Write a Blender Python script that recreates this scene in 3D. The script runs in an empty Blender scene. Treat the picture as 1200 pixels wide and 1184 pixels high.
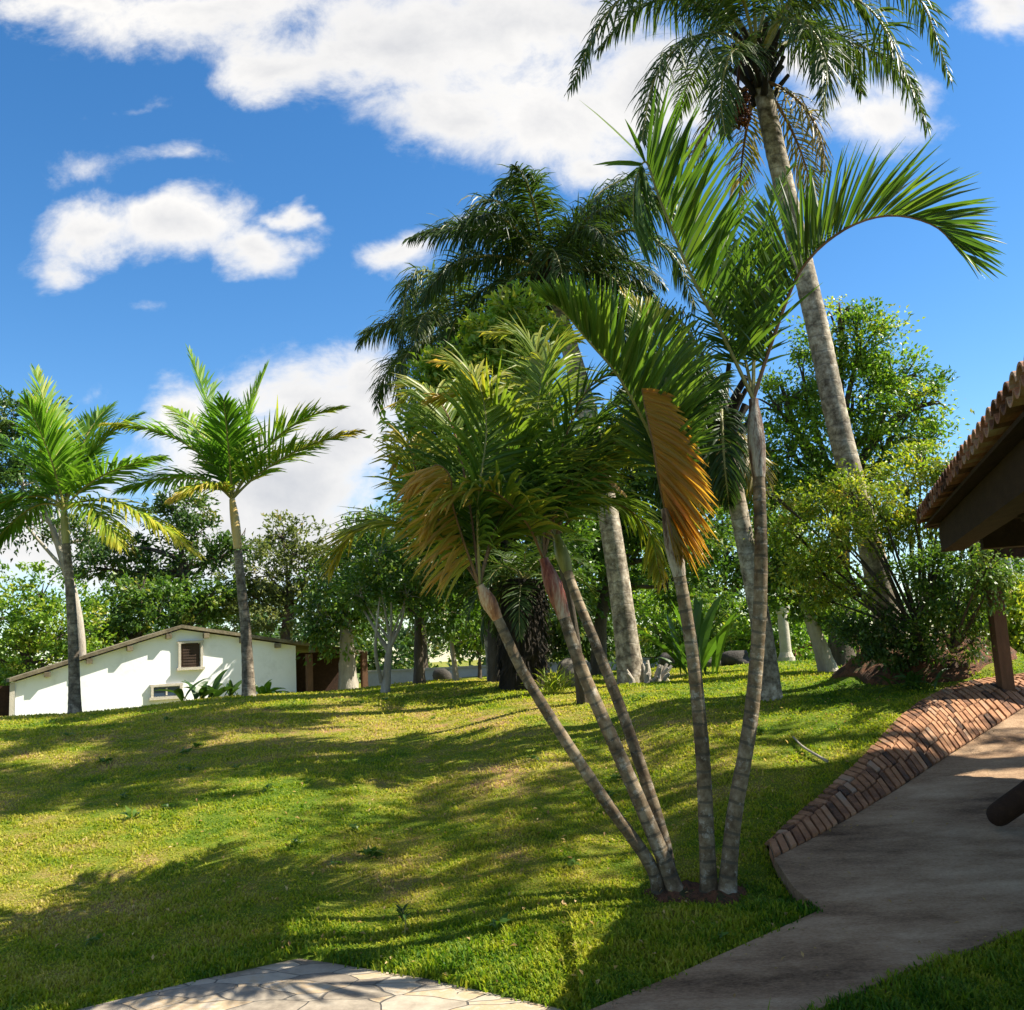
import bpy, math
import numpy as np
from mathutils import Vector, Matrix

scene = bpy.context.scene
COL = scene.collection

# ------------------------------------------------------------------ camera
EYE = np.array([0.0, 0.0, 1.65])
FPX = 1150.0
PITCH, ROLL = math.radians(8.5), math.radians(3.0)
_F = np.array([0, math.cos(PITCH), math.sin(PITCH)])
_R = np.array([1.0, 0, 0])
_U = np.array([0, -math.sin(PITCH), math.cos(PITCH)])
CR = math.cos(ROLL) * _R - math.sin(ROLL) * _U
CU = math.cos(ROLL) * _U + math.sin(ROLL) * _R
cam_data = bpy.data.cameras.new("camera")
cam = bpy.data.objects.new("camera", cam_data)
COL.objects.link(cam)
cam.matrix_world = Matrix(((CR[0], CU[0], -_F[0], EYE[0]), (CR[1], CU[1], -_F[1], EYE[1]),
                           (CR[2], CU[2], -_F[2], EYE[2]), (0, 0, 0, 1)))
cam_data.sensor_fit = 'HORIZONTAL'
cam_data.sensor_width = 36.0
cam_data.lens = 36.0 * FPX / 1200.0
cam_data.clip_end = 2000.0
scene.camera = cam


def ray(u, v):
    d = _F + CR * (u - 600) / FPX + CU * (592 - v) / FPX
    return d / d[1]


def P(u, v, d):
    """the point of the place that lies d metres ahead along the sight line (u, v)"""
    return EYE + ray(u, v) * d


# ------------------------------------------------------------------ light
SUN_EL, SUN_AZ = math.radians(48), math.radians(5)      # azimuth from +X towards +Y
sdir = Vector((math.cos(SUN_EL) * math.cos(SUN_AZ), math.cos(SUN_EL) * math.sin(SUN_AZ), math.sin(SUN_EL)))
sun = bpy.data.lights.new("sun", 'SUN')
sun.energy = 5.0
sun.angle = math.radians(0.4)
sun.color = (1.0, 0.93, 0.80)
sun_o = bpy.data.objects.new("sun", sun)
COL.objects.link(sun_o)
sun_o.rotation_euler = sdir.to_track_quat('Z', 'Y').to_euler()

scene.view_settings.view_transform = 'Standard'
scene.view_settings.look = 'None'
scene.view_settings.gamma = 1
scene.view_settings.exposure = 1.4
scene.render.engine = 'CYCLES'
cy = scene.cycles
cy.max_bounces = 6
cy.diffuse_bounces = 3
cy.transmission_bounces = 3
cy.glossy_bounces = 2
cy.transparent_max_bounces = 4

# ------------------------------------------------------------------ world: sky with clouds by direction
world = bpy.data.worlds.new("World")
scene.world = world
world.use_nodes = True


def build_world():
    nt = world.node_tree
    nt.nodes.clear()
    N, L = nt.nodes.new, nt.links.new

    def math_(op, a, b=None, c=None, clamp=False):
        n = N('ShaderNodeMath'); n.operation = op; n.use_clamp = clamp
        for i, x in enumerate((a, b, c)):
            if x is None: continue
            if isinstance(x, (int, float)): n.inputs[i].default_value = x
            else: L(x, n.inputs[i])
        return n.outputs[0]

    out = N('ShaderNodeOutputWorld')
    tc = N('ShaderNodeTexCoord')
    sky = N('ShaderNodeTexSky')
    sky.sky_type = 'NISHITA'; sky.sun_disc = False
    sky.sun_elevation = SUN_EL
    sky.sun_rotation = math.pi / 2 - SUN_AZ
    sky.altitude = 700; sky.air_density = 1.0; sky.dust_density = 0.3; sky.ozone_density = 2.2
    hsv = N('ShaderNodeHueSaturation')
    hsv.inputs['Saturation'].default_value = 1.3
    hsv.inputs['Value'].default_value = 1.0
    L(sky.outputs[0], hsv.inputs['Color'])
    bg = N('ShaderNodeBackground'); bg.inputs[1].default_value = 0.075
    L(hsv.outputs[0], bg.inputs[0])
    sep = N('ShaderNodeSeparateXYZ'); L(tc.outputs['Generated'], sep.inputs[0])
    ay = math_('MAXIMUM', math_('ABSOLUTE', sep.outputs[1]), 0.08)
    px = math_('DIVIDE', sep.outputs[0], ay)
    pz = math_('DIVIDE', sep.outputs[2], ay)
    comb = N('ShaderNodeCombineXYZ'); L(px, comb.inputs[0]); L(pz, comb.inputs[1])

    def noise(scale, detail, rough, dist=0.0, off=0.0):
        mp = N('ShaderNodeMapping'); L(comb.outputs[0], mp.inputs[0])
        mp.inputs['Location'].default_value = (off, off * .7, off * .3)
        mp.inputs['Scale'].default_value = (1, 1.25, 1)
        n = N('ShaderNodeTexNoise'); n.inputs['Scale'].default_value = scale
        n.inputs['Detail'].default_value = detail; n.inputs['Roughness'].default_value = rough
        n.inputs['Distortion'].default_value = dist
        L(mp.outputs[0], n.inputs['Vector'])
        return n
    warp = noise(5.0, 5, .6, 0, 3.1)
    wv = N('ShaderNodeVectorMath'); wv.operation = 'MULTIPLY_ADD'
    L(warp.outputs['Color'], wv.inputs[0]); wv.inputs[1].default_value = (.16, .11, 0)
    ad = N('ShaderNodeVectorMath'); ad.operation = 'ADD'
    L(comb.outputs[0], ad.inputs[0]); ad.inputs[1].default_value = (-.08, -.055, 0)
    L(ad.outputs[0], wv.inputs[2])
    blobs = [  # photograph position, half sizes, strength: the banks of cloud
        (80, 0, 130, 40, 1), (250, 10, 190, 65, 1), (330, 70, 100, 55, 1), (470, 50, 160, 80, 1), (545, 140, 110, 70, 1),
        (640, 130, 140, 95, 1), (610, 30, 200, 80, 1), (760, 110, 130, 95, .95), (700, 190, 60, 40, .8),
        (1020, 130, 80, 65, .85), (960, 60, 60, 60, .7), (1170, 0, 75, 42, .9),
        (110, 268, 85, 40, 1), (205, 262, 105, 46, 1), (310, 285, 62, 36, 1), (65, 305, 45, 30, .6), (330, 245, 30, 22, .8),
        (462, 300, 52, 32, .75), (560, 275, 40, 25, .8),
        (405, 500, 110, 110, 1), (330, 560, 150, 95, 1), (225, 490, 60, 45, .85), (450, 440, 70, 45, 1), (290, 640, 200, 60, 1),
        (60, 650, 200, 65, .95), (10, 610, 90, 40, .7), (120, 560, 90, 45, .6),
        (215, 183, 70, 13, .3), (105, 200, 50, 20, .32), (165, 122, 60, 12, .26), (195, 356, 26, 9, .25), (90, 462, 30, 16, .3), (370, 470, 90, 60, 1), (300, 590, 120, 60, 1),
    ]
    field = None
    for (u, v, ru, rv, s) in blobs:
        c = ray(u, v)
        sb = N('ShaderNodeVectorMath'); sb.operation = 'SUBTRACT'
        L(wv.outputs[0], sb.inputs[0]); sb.inputs[1].default_value = (c[0], c[2], 0)
        ml = N('ShaderNodeVectorMath'); ml.operation = 'MULTIPLY'
        L(sb.outputs[0], ml.inputs[0]); ml.inputs[1].default_value = (FPX / ru, FPX / rv, 0)
        ln = N('ShaderNodeVectorMath'); ln.operation = 'LENGTH'; L(ml.outputs[0], ln.inputs[0])
        f = math_('MULTIPLY', math_('SUBTRACT', 1.35, ln.outputs['Value']), s)
        field = f if field is None else math_('SMOOTH_MAX', field, f, .25)
    n2 = noise(9.0, 10, .66, .25, 7.7)
    dens = math_('ADD', field, math_('MULTIPLY', math_('SUBTRACT', n2.outputs[0], .5), 1.9))
    # unseen cloud added overhead and behind, to whiten and lift the fill light
    oh = N('ShaderNodeMapRange'); L(pz, oh.inputs[0]); oh.inputs[1].default_value = .85; oh.inputs[2].default_value = 1.5
    oh.inputs[3].default_value = -1.5; oh.inputs[4].default_value = .45
    n5 = noise(1.6, 6, .6, .1, 12.5)
    dens = math_('MAXIMUM', dens, math_('ADD', oh.outputs[0], math_('MULTIPLY', math_('SUBTRACT', n5.outputs[0], .5), 2.2)))
    mr = N('ShaderNodeMapRange'); mr.interpolation_type = 'SMOOTHSTEP'
    L(dens, mr.inputs[0]); mr.inputs[1].default_value = .12; mr.inputs[2].default_value = .95
    # thickness makes the heart of a cloud greyer than its rim
    n3 = noise(4.2, 6, .55, 0, 1.3)
    thick = N('ShaderNodeMapRange'); L(math_('ADD', dens, math_('MULTIPLY', n3.outputs[0], 1.6)), thick.inputs[0])
    thick.inputs[1].default_value = 1.5; thick.inputs[2].default_value = 2.7
    cr = N('ShaderNodeMix'); cr.data_type = 'RGBA'
    L(thick.outputs[0], cr.inputs['Factor'])
    cr.inputs['A'].default_value = (.92, .90, .87, 1); cr.inputs['B'].default_value = (.60, .61, .64, 1)
    bg2 = N('ShaderNodeBackground'); bg2.inputs[1].default_value = .43
    L(cr.outputs['Result'], bg2.inputs[0])
    mx = N('ShaderNodeMixShader')
    up = N('ShaderNodeMapRange'); L(sep.outputs[2], up.inputs[0]); up.inputs[1].default_value = -.02; up.inputs[2].default_value = .03
    L(math_('MULTIPLY', math_('MULTIPLY', mr.outputs[0], up.outputs[0]), .97), mx.inputs[0])
    L(bg.outputs[0], mx.inputs[1]); L(bg2.outputs[0], mx.inputs[2])
    L(mx.outputs[0], out.inputs[0])


build_world()


# ------------------------------------------------------------------ helpers: tagging, meshes
def tag(o, label=None, cat=None, group=None, kind=None):
    if label: o['label'] = label
    if cat: o['category'] = cat
    if group: o['group'] = group
    if kind: o['kind'] = kind
    return o


def thing(name, label, cat, loc=(0, 0, 0), group=None):
    o = bpy.data.objects.new(name, None)
    COL.objects.link(o)
    o.location = tuple(float(c) for c in loc)
    o.empty_display_size = .2
    return tag(o, label, cat, group)


def wloc(o):
    l = Vector((0, 0, 0))
    while o is not None:
        l = l + o.location
        o = o.parent
    return np.array(l)


class MB:
    """collects quads and triangles (world coordinates) for ONE mesh object"""

    def __init__(self):
        self.v, self.f, self.m, self.t, self.h, self.n = [], [], [], [], [], 0

    def add(self, v, f, mat=0, tint=.5, h=None):
        v = np.asarray(v, float).reshape(-1, 3)
        f = np.asarray(f, int)
        self.v.append(v)
        self.f.append(f + self.n)
        self.m.append(np.full(len(f), mat, int))
        self.t.append(np.broadcast_to(np.asarray(tint, float), (len(f),)).copy())
        self.h.append(np.zeros(len(v)) if h is None else np.asarray(h, float))
        self.n += len(v)
        return self

    def box(self, c, half, rot=None, mat=0, tint=.5):
        c = np.asarray(c, float)
        s = np.array([[x, y, z] for x in (-1, 1) for y in (-1, 1) for z in (-1, 1)], float) * np.asarray(half, float)
        if rot is not None: s = s @ np.asarray(rot).T
        q = [[0, 1, 3, 2], [4, 6, 7, 5], [0, 4, 5, 1], [2, 3, 7, 6], [0, 2, 6, 4], [1, 5, 7, 3]]
        return self.add(s + c, q, mat, tint)

    def prism(self, poly, axis, mat=0, tint=.5):
        """closed polygon (k x 3) pushed along the vector axis"""
        poly = np.asarray(poly, float); k = len(poly)
        v = np.vstack([poly, poly + np.asarray(axis, float)])
        q = [[i, (i + 1) % k, k + (i + 1) % k, k + i] for i in range(k)]
        self.add(v, q, mat, tint)
        c0, c1 = poly.mean(0), poly.mean(0) + np.asarray(axis, float)
        self.add(np.vstack([poly, c0]), [[(i + 1) % k, i, k] for i in range(k)], mat, tint)
        self.add(np.vstack([poly + axis, c1]), [[i, (i + 1) % k, k] for i in range(k)], mat, tint)
        return self

    def tube(self, pts, rad, sides=10, mat=0, tint=.5, cap=True, lump=0, rng=None, h0=0.0):
        pts = np.asarray(pts, float); k = len(pts)
        rad = np.broadcast_to(np.asarray(rad, float), (k,))
        T = np.gradient(pts, axis=0); T /= np.linalg.norm(T, axis=1)[:, None] + 1e-9
        ref = np.array([0.31, 0.95, 0.05]); ref /= np.linalg.norm(ref)
        A = np.cross(T, ref); A /= np.linalg.norm(A, axis=1)[:, None] + 1e-9
        B = np.cross(T, A)
        a = np.linspace(0, 2 * math.pi, sides, endpoint=False)
        r = rad[:, None] * np.ones((1, sides))
        if lump and rng is not None: r = r * (1 + lump * rng.standard_normal((k, sides)))
        v = pts[:, None] + (A[:, None] * np.cos(a)[None, :, None] + B[:, None] * np.sin(a)[None, :, None]) * r[..., None]
        i, j = np.meshgrid(np.arange(k - 1), np.arange(sides), indexing='ij')
        j2 = (j + 1) % sides
        q = np.stack([i * sides + j, i * sides + j2, (i + 1) * sides + j2, (i + 1) * sides + j], -1).reshape(-1, 4)
        hh = np.concatenate([[0], np.cumsum(np.linalg.norm(np.diff(pts, axis=0), axis=1))]) + h0
        self.add(v, q, mat, tint, np.repeat(hh, sides))
        if cap:
            for e in (0, k - 1):
                ring = np.vstack([v[e], pts[e]])
                tr = [[x, (x + 1) % sides, sides] if e else [(x + 1) % sides, x, sides] for x in range(sides)]
                self.add(ring, tr, mat, tint, np.full(sides + 1, hh[e]))
        return self

    def build(self, name, mats, parent=None, loc=None, smooth=False):
        mats = mats if isinstance(mats, (list, tuple)) else [mats]
        v = np.concatenate(self.v)
        org = np.zeros(3)
        if parent is not None: org = wloc(parent)
        elif loc is not None: org = np.asarray(loc, float)
        v = v - org
        tot = np.concatenate([np.full(len(f), f.shape[1]) for f in self.f])
        idx = np.concatenate([f.ravel() for f in self.f])
        me = bpy.data.meshes.new(name)
        me.vertices.add(len(v)); me.vertices.foreach_set('co', v.ravel())
        me.loops.add(len(idx)); me.loops.foreach_set('vertex_index', idx.astype(np.int32))
        me.polygons.add(len(tot))
        st = np.concatenate([[0], np.cumsum(tot)[:-1]])
        me.polygons.foreach_set('loop_start', st.astype(np.int32))
        try: me.polygons.foreach_set('loop_total', tot.astype(np.int32))
        except Exception: pass
        me.polygons.foreach_set('material_index', np.concatenate(self.m).astype(np.int32))
        me.polygons.foreach_set('use_smooth', np.full(len(tot), bool(smooth)))
        a = me.attributes.new('tint', 'FLOAT', 'FACE'); a.data.foreach_set('value', np.concatenate(self.t).astype(np.float32))
        a = me.attributes.new('along', 'FLOAT', 'POINT'); a.data.foreach_set('value', np.concatenate(self.h).astype(np.float32))
        for m in mats: me.materials.append(m)
        me.update(calc_edges=True)
        o = bpy.data.objects.new(name, me)
        COL.objects.link(o)
        if parent is not None: o.parent = parent
        else: o.location = tuple(org)
        return o


def catmull(pts, n):
    p = np.asarray(pts, float)
    if len(p) == 2: return p[0] + (p[1] - p[0]) * np.linspace(0, 1, n)[:, None]
    q = np.vstack([2 * p[0] - p[1], p, 2 * p[-1] - p[-2]])
    out = []
    for t in np.linspace(0, len(p) - 1 - 1e-9, n):
        i = int(t); f = t - i
        a, b, c, d = q[i], q[i + 1], q[i + 2], q[i + 3]
        out.append(.5 * (2 * b + (c - a) * f + (2 * a - 5 * b + 4 * c - d) * f * f + (3 * b - a - 3 * c + d) * f ** 3))
    return np.array(out)


def unit(a): return a / (np.linalg.norm(a, axis=-1, keepdims=True) + 1e-9)


def sstep(x):
    x = np.clip(x, 0, 1)
    return x * x * (3 - 2 * x)


# ------------------------------------------------------------------ materials
def new_mat(name):
    m = bpy.data.materials.new(name); m.use_nodes = True
    nt = m.node_tree; nt.nodes.clear()
    return m, nt, nt.nodes.new, nt.links.new


def ramp(N, stops):
    r = N('ShaderNodeValToRGB')
    e = r.color_ramp.elements
    while len(e) < len(stops): e.new(.5)
    for x, (p, c) in zip(e, stops):
        x.position = p; x.color = (*c, 1)
    return r


def mat_leaf(name, stops, trans=.38, rough=.42, tcol=1.6, spec=.35, dead=None, nscale=0):
    """leaves: colour runs with each leaf's own tint; light passes through them"""
    m, nt, N, L = new_mat(name)
    out = N('ShaderNodeOutputMaterial')
    at = N('ShaderNodeAttribute'); at.attribute_name = 'tint'
    r = ramp(N, stops); L(at.outputs['Fac'], r.inputs[0])
    col = r.outputs[0]
    p = N('ShaderNodeBsdfPrincipled'); p.inputs['Roughness'].default_value = rough
    p.inputs['Specular IOR Level'].default_value = spec
    L(col, p.inputs['Base Color'])
    t = N('ShaderNodeBsdfTranslucent')
    g = N('ShaderNodeMix'); g.data_type = 'RGBA'; g.blend_type = 'MULTIPLY'; g.inputs['Factor'].default_value = 1
    L(col, g.inputs['A']); g.inputs['B'].default_value = (tcol * 1.05, tcol * 1.1, tcol * .55, 1)
    L(g.outputs['Result'], t.inputs[0])
    mx = N('ShaderNodeMixShader'); mx.inputs[0].default_value = trans
    L(p.outputs[0], mx.inputs[1]); L(t.outputs[0], mx.inputs[2]); L(mx.outputs[0], out.inputs[0])
    return m


def mat_rough(name, stops, scale=6, detail=8, rough=.85, bump=.4, bdist=.02, tint_mix=0.0, stretch=(1, 1, 1), spec=.25, scale2=None):
    """mottled matter: two noises through a ramp, bump from the finer one; tint shifts it piece by piece"""
    m, nt, N, L = new_mat(name)
    out = N('ShaderNodeOutputMaterial')
    tc = N('ShaderNodeTexCoord'); mp = N('ShaderNodeMapping'); mp.inputs['Scale'].default_value = stretch
    L(tc.outputs['Object'], mp.inputs[0])
    n = N('ShaderNodeTexNoise'); n.inputs['Scale'].default_value = scale; n.inputs['Detail'].default_value = detail
    n.inputs['Roughness'].default_value = .65
    L(mp.outputs[0], n.inputs['Vector'])
    n2 = N('ShaderNodeTexNoise'); n2.inputs['Scale'].default_value = scale2 or scale * 7; n2.inputs['Detail'].default_value = 6
    n2.inputs['Roughness'].default_value = .7
    L(mp.outputs[0], n2.inputs['Vector'])
    a = N('ShaderNodeMath'); a.operation = 'MULTIPLY_ADD'
    L(n2.outputs[0], a.inputs[0]); a.inputs[1].default_value = .45
    s = N('ShaderNodeMath'); s.operation = 'MULTIPLY_ADD'
    L(n.outputs[0], s.inputs[0]); s.inputs[1].default_value = 1.1; s.inputs[2].default_value = -.27
    L(s.outputs[0], a.inputs[2])
    fac = a.outputs[0]
    if tint_mix:
        at = N('ShaderNodeAttribute'); at.attribute_name = 'tint'
        b = N('ShaderNodeMath'); b.operation = 'MULTIPLY_ADD'
        sub = N('ShaderNodeMath'); sub.operation = 'SUBTRACT'; L(at.outputs['Fac'], sub.inputs[0]); sub.inputs[1].default_value = .5
        L(sub.outputs[0], b.inputs[0]); b.inputs[1].default_value = tint_mix; L(fac, b.inputs[2])
        fac = b.outputs[0]
    r = ramp(N, stops); L(fac, r.inputs[0])
    p = N('ShaderNodeBsdfPrincipled'); p.inputs['Roughness'].default_value = rough
    p.inputs['Specular IOR Level'].default_value = spec
    L(r.outputs[0], p.inputs['Base Color'])
    bp = N('ShaderNodeBump'); bp.inputs['Strength'].default_value = bump; bp.inputs['Distance'].default_value = bdist
    L(n2.outputs[0], bp.inputs['Height']); L(bp.outputs[0], p.inputs['Normal'])
    L(p.outputs[0], out.inputs[0])
    return m


def mat_ringed(name, stops, ring=.1, ringcol=(.09, .075, .05), amount=.75, scale=8, thin=.82, lichen=0.0, bump=.5):
    """palm bark: leaf-scar rings that follow the stem's own length, blotches and lichen"""
    m, nt, N, L = new_mat(name)
    out = N('ShaderNodeOutputMaterial')
    tc = N('ShaderNodeTexCoord')
    n = N('ShaderNodeTexNoise'); n.inputs['Scale'].default_value = scale; n.inputs['Detail'].default_value = 9; n.inputs['Roughness'].default_value = .68
    L(tc.outputs['Object'], n.inputs['Vector'])
    r = ramp(N, stops); L(n.outputs[0], r.inputs[0])
    at = N('ShaderNodeAttribute'); at.attribute_name = 'along'
    nz = N('ShaderNodeTexNoise'); nz.inputs['Scale'].default_value = 1.6; nz.inputs['Detail'].default_value = 3
    L(tc.outputs['Object'], nz.inputs['Vector'])
    a = N('ShaderNodeMath'); a.operation = 'MULTIPLY_ADD'; L(nz.outputs[0], a.inputs[0]); a.inputs[1].default_value = 2.2
    d = N('ShaderNodeMath'); d.operation = 'DIVIDE'; L(at.outputs['Fac'], d.inputs[0]); d.inputs[1].default_value = ring
    L(d.outputs[0], a.inputs[2])
    fr = N('ShaderNodeMath'); fr.operation = 'FRACT'; L(a.outputs[0], fr.inputs[0])
    mr = N('ShaderNodeMapRange'); mr.interpolation_type = 'SMOOTHSTEP'; L(fr.outputs[0], mr.inputs[0])
    mr.inputs[1].default_value = thin; mr.inputs[2].default_value = min(.99, thin + .1); mr.inputs[4].default_value = amount
    mx = N('ShaderNodeMix'); mx.data_type = 'RGBA'
    L(mr.outputs[0], mx.inputs['Factor']); L(r.outputs[0], mx.inputs['A']); mx.inputs['B'].default_value = (*ringcol, 1)
    ns = N('ShaderNodeTexNoise'); ns.inputs['Scale'].default_value = 1.7; ns.inputs['Detail'].default_value = 7; ns.inputs['Roughness'].default_value = .7
    L(tc.outputs['Object'], ns.inputs['Vector'])
    st = N('ShaderNodeMapRange'); L(ns.outputs[0], st.inputs[0]); st.inputs[1].default_value = .38; st.inputs[2].default_value = .6
    st.inputs[3].default_value = .42; st.inputs[4].default_value = 1.12
    m3 = N('ShaderNodeVectorMath'); m3.operation = 'SCALE'; L(mx.outputs['Result'], m3.inputs[0]); L(st.outputs[0], m3.inputs['Scale'])
    col = m3.outputs[0]
    if lichen:
        nl = N('ShaderNodeTexNoise'); nl.inputs['Scale'].default_value = 14; nl.inputs['Detail'].default_value = 6; nl.inputs['Roughness'].default_value = .75
        L(tc.outputs['Object'], nl.inputs['Vector'])
        ml = N('ShaderNodeMapRange'); L(nl.outputs[0], ml.inputs[0]); ml.inputs[1].default_value = .55; ml.inputs[2].default_value = .66
        ml.inputs[4].default_value = lichen
        m2 = N('ShaderNodeMix'); m2.data_type = 'RGBA'; L(ml.outputs[0], m2.inputs['Factor'])
        L(col, m2.inputs['A']); m2.inputs['B'].default_value = (.46, .43, .36, 1)
        col = m2.outputs['Result']
    p = N('ShaderNodeBsdfPrincipled'); p.inputs['Roughness'].default_value = .8; p.inputs['Specular IOR Level'].default_value = .25
    L(col, p.inputs['Base Color'])
    h = N('ShaderNodeMath'); h.operation = 'MULTIPLY_ADD'; L(mr.outputs[0], h.inputs[0]); h.inputs[1].default_value = -.8; L(n.outputs[0], h.inputs[2])
    bp = N('ShaderNodeBump'); bp.inputs['Strength'].default_value = bump; bp.inputs['Distance'].default_value = .012
    L(h.outputs[0], bp.inputs['Height']); L(bp.outputs[0], p.inputs['Normal'])
    L(p.outputs[0], out.inputs[0])
    return m


def mat_grass(name, blades):
    """lawn: green, olive and dry straw in patches over the ground's own plan, with bare reddish earth here and there"""
    m, nt, N, L = new_mat(name)
    out = N('ShaderNodeOutputMaterial')
    tc = N('ShaderNodeTexCoord')

    def noise(s, d=5, r=.6):
        n = N('ShaderNodeTexNoise'); n.inputs['Scale'].default_value = s; n.inputs['Detail'].default_value = d; n.inputs['Roughness'].default_value = r
        L(tc.outputs['Object'], n.inputs['Vector']); return n.outputs[0]
    big, mid = noise(.55, 4), noise(2.6, 6, .7)
    a = N('ShaderNodeMath'); a.operation = 'MULTIPLY_ADD'; L(mid, a.inputs[0]); a.inputs[1].default_value = 1.35
    s = N('ShaderNodeMath'); s.operation = 'MULTIPLY_ADD'; L(big, s.inputs[0]); s.inputs[1].default_value = 1.2; s.inputs[2].default_value = -.72
    L(s.outputs[0], a.inputs[2])
    fac = a.outputs[0]
    # the low flat ground by the paving stays greener than the dry bank
    sep = N('ShaderNodeSeparateXYZ'); L(tc.outputs['Object'], sep.inputs[0])
    yr = N('ShaderNodeMapRange'); L(sep.outputs[1], yr.inputs[0]); yr.inputs[1].default_value = 5.2; yr.inputs[2].default_value = 6.6
    yr.inputs[3].default_value = -.2; yr.inputs[4].default_value = .03
    xr = N('ShaderNodeMapRange'); L(sep.outputs[0], xr.inputs[0]); xr.inputs[1].default_value = 1.0; xr.inputs[2].default_value = 3.0
    xr.inputs[3].default_value = 0; xr.inputs[4].default_value = -.14
    for e in (yr, xr):
        b = N('ShaderNodeMath'); b.operation = 'ADD'; L(fac, b.inputs[0]); L(e.outputs[0], b.inputs[1]); fac = b.outputs[0]
    if blades:
        at = N('ShaderNodeAttribute'); at.attribute_name = 'tint'
        b = N('ShaderNodeMath'); b.operation = 'MULTIPLY_ADD'; L(at.outputs['Fac'], b.inputs[0]); b.inputs[1].default_value = .42
        c = N('ShaderNodeMath'); c.operation = 'SUBTRACT'; L(fac, c.inputs[0]); c.inputs[1].default_value = .21
        L(c.outputs[0], b.inputs[2]); fac = b.outputs[0]
        r = ramp(N, [(.06, (.035, .105, .006)), (.27, (.115, .19, .010)), (.48, (.25, .285, .016)), (.70, (.35, .315, .04)), (.90, (.44, .35, .12))])
        L(fac, r.inputs[0])
        p = N('ShaderNodeBsdfPrincipled'); p.inputs['Roughness'].default_value = .55; p.inputs['Specular IOR Level'].default_value = .2
        L(r.outputs[0], p.inputs['Base Color'])
        t = N('ShaderNodeBsdfTranslucent')
        g = N('ShaderNodeMix'); g.data_type = 'RGBA'; g.blend_type = 'MULTIPLY'; g.inputs['Factor'].default_value = 1
        L(r.outputs[0], g.inputs['A']); g.inputs['B'].default_value = (1.6, 1.7, .9, 1); L(g.outputs['Result'], t.inputs[0])
        mx = N('ShaderNodeMixShader'); mx.inputs[0].default_value = .4
        L(p.outputs[0], mx.inputs[1]); L(t.outputs[0], mx.inputs[2]); L(mx.outputs[0], out.inputs[0])
    else:
        fine = noise(45, 6, .75)
        b = N('ShaderNodeMath'); b.operation = 'MULTIPLY_ADD'; L(fine, b.inputs[0]); b.inputs[1].default_value = .5
        c = N('ShaderNodeMath'); c.operation = 'SUBTRACT'; L(fac, c.inputs[0]); c.inputs[1].default_value = .25
        L(c.outputs[0], b.inputs[2])
        r = ramp(N, [(.12, (.04, .09, .008)), (.42, (.11, .16, .014)), (.62, (.18, .185, .025)), (.8, (.24, .18, .06)), (.94, (.30, .17, .085))])
        L(b.outputs[0], r.inputs[0])
        p = N('ShaderNodeBsdfPrincipled'); p.inputs['Roughness'].default_value = .95; p.inputs['Specular IOR Level'].default_value = .1
        L(r.outputs[0], p.inputs['Base Color'])
        bp = N('ShaderNodeBump'); bp.inputs['Strength'].default_value = .8; bp.inputs['Distance'].default_value = .03
        L(fine, bp.inputs['Height']); L(bp.outputs[0], p.inputs['Normal'])
        L(p.outputs[0], out.inputs[0])
    return m


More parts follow.
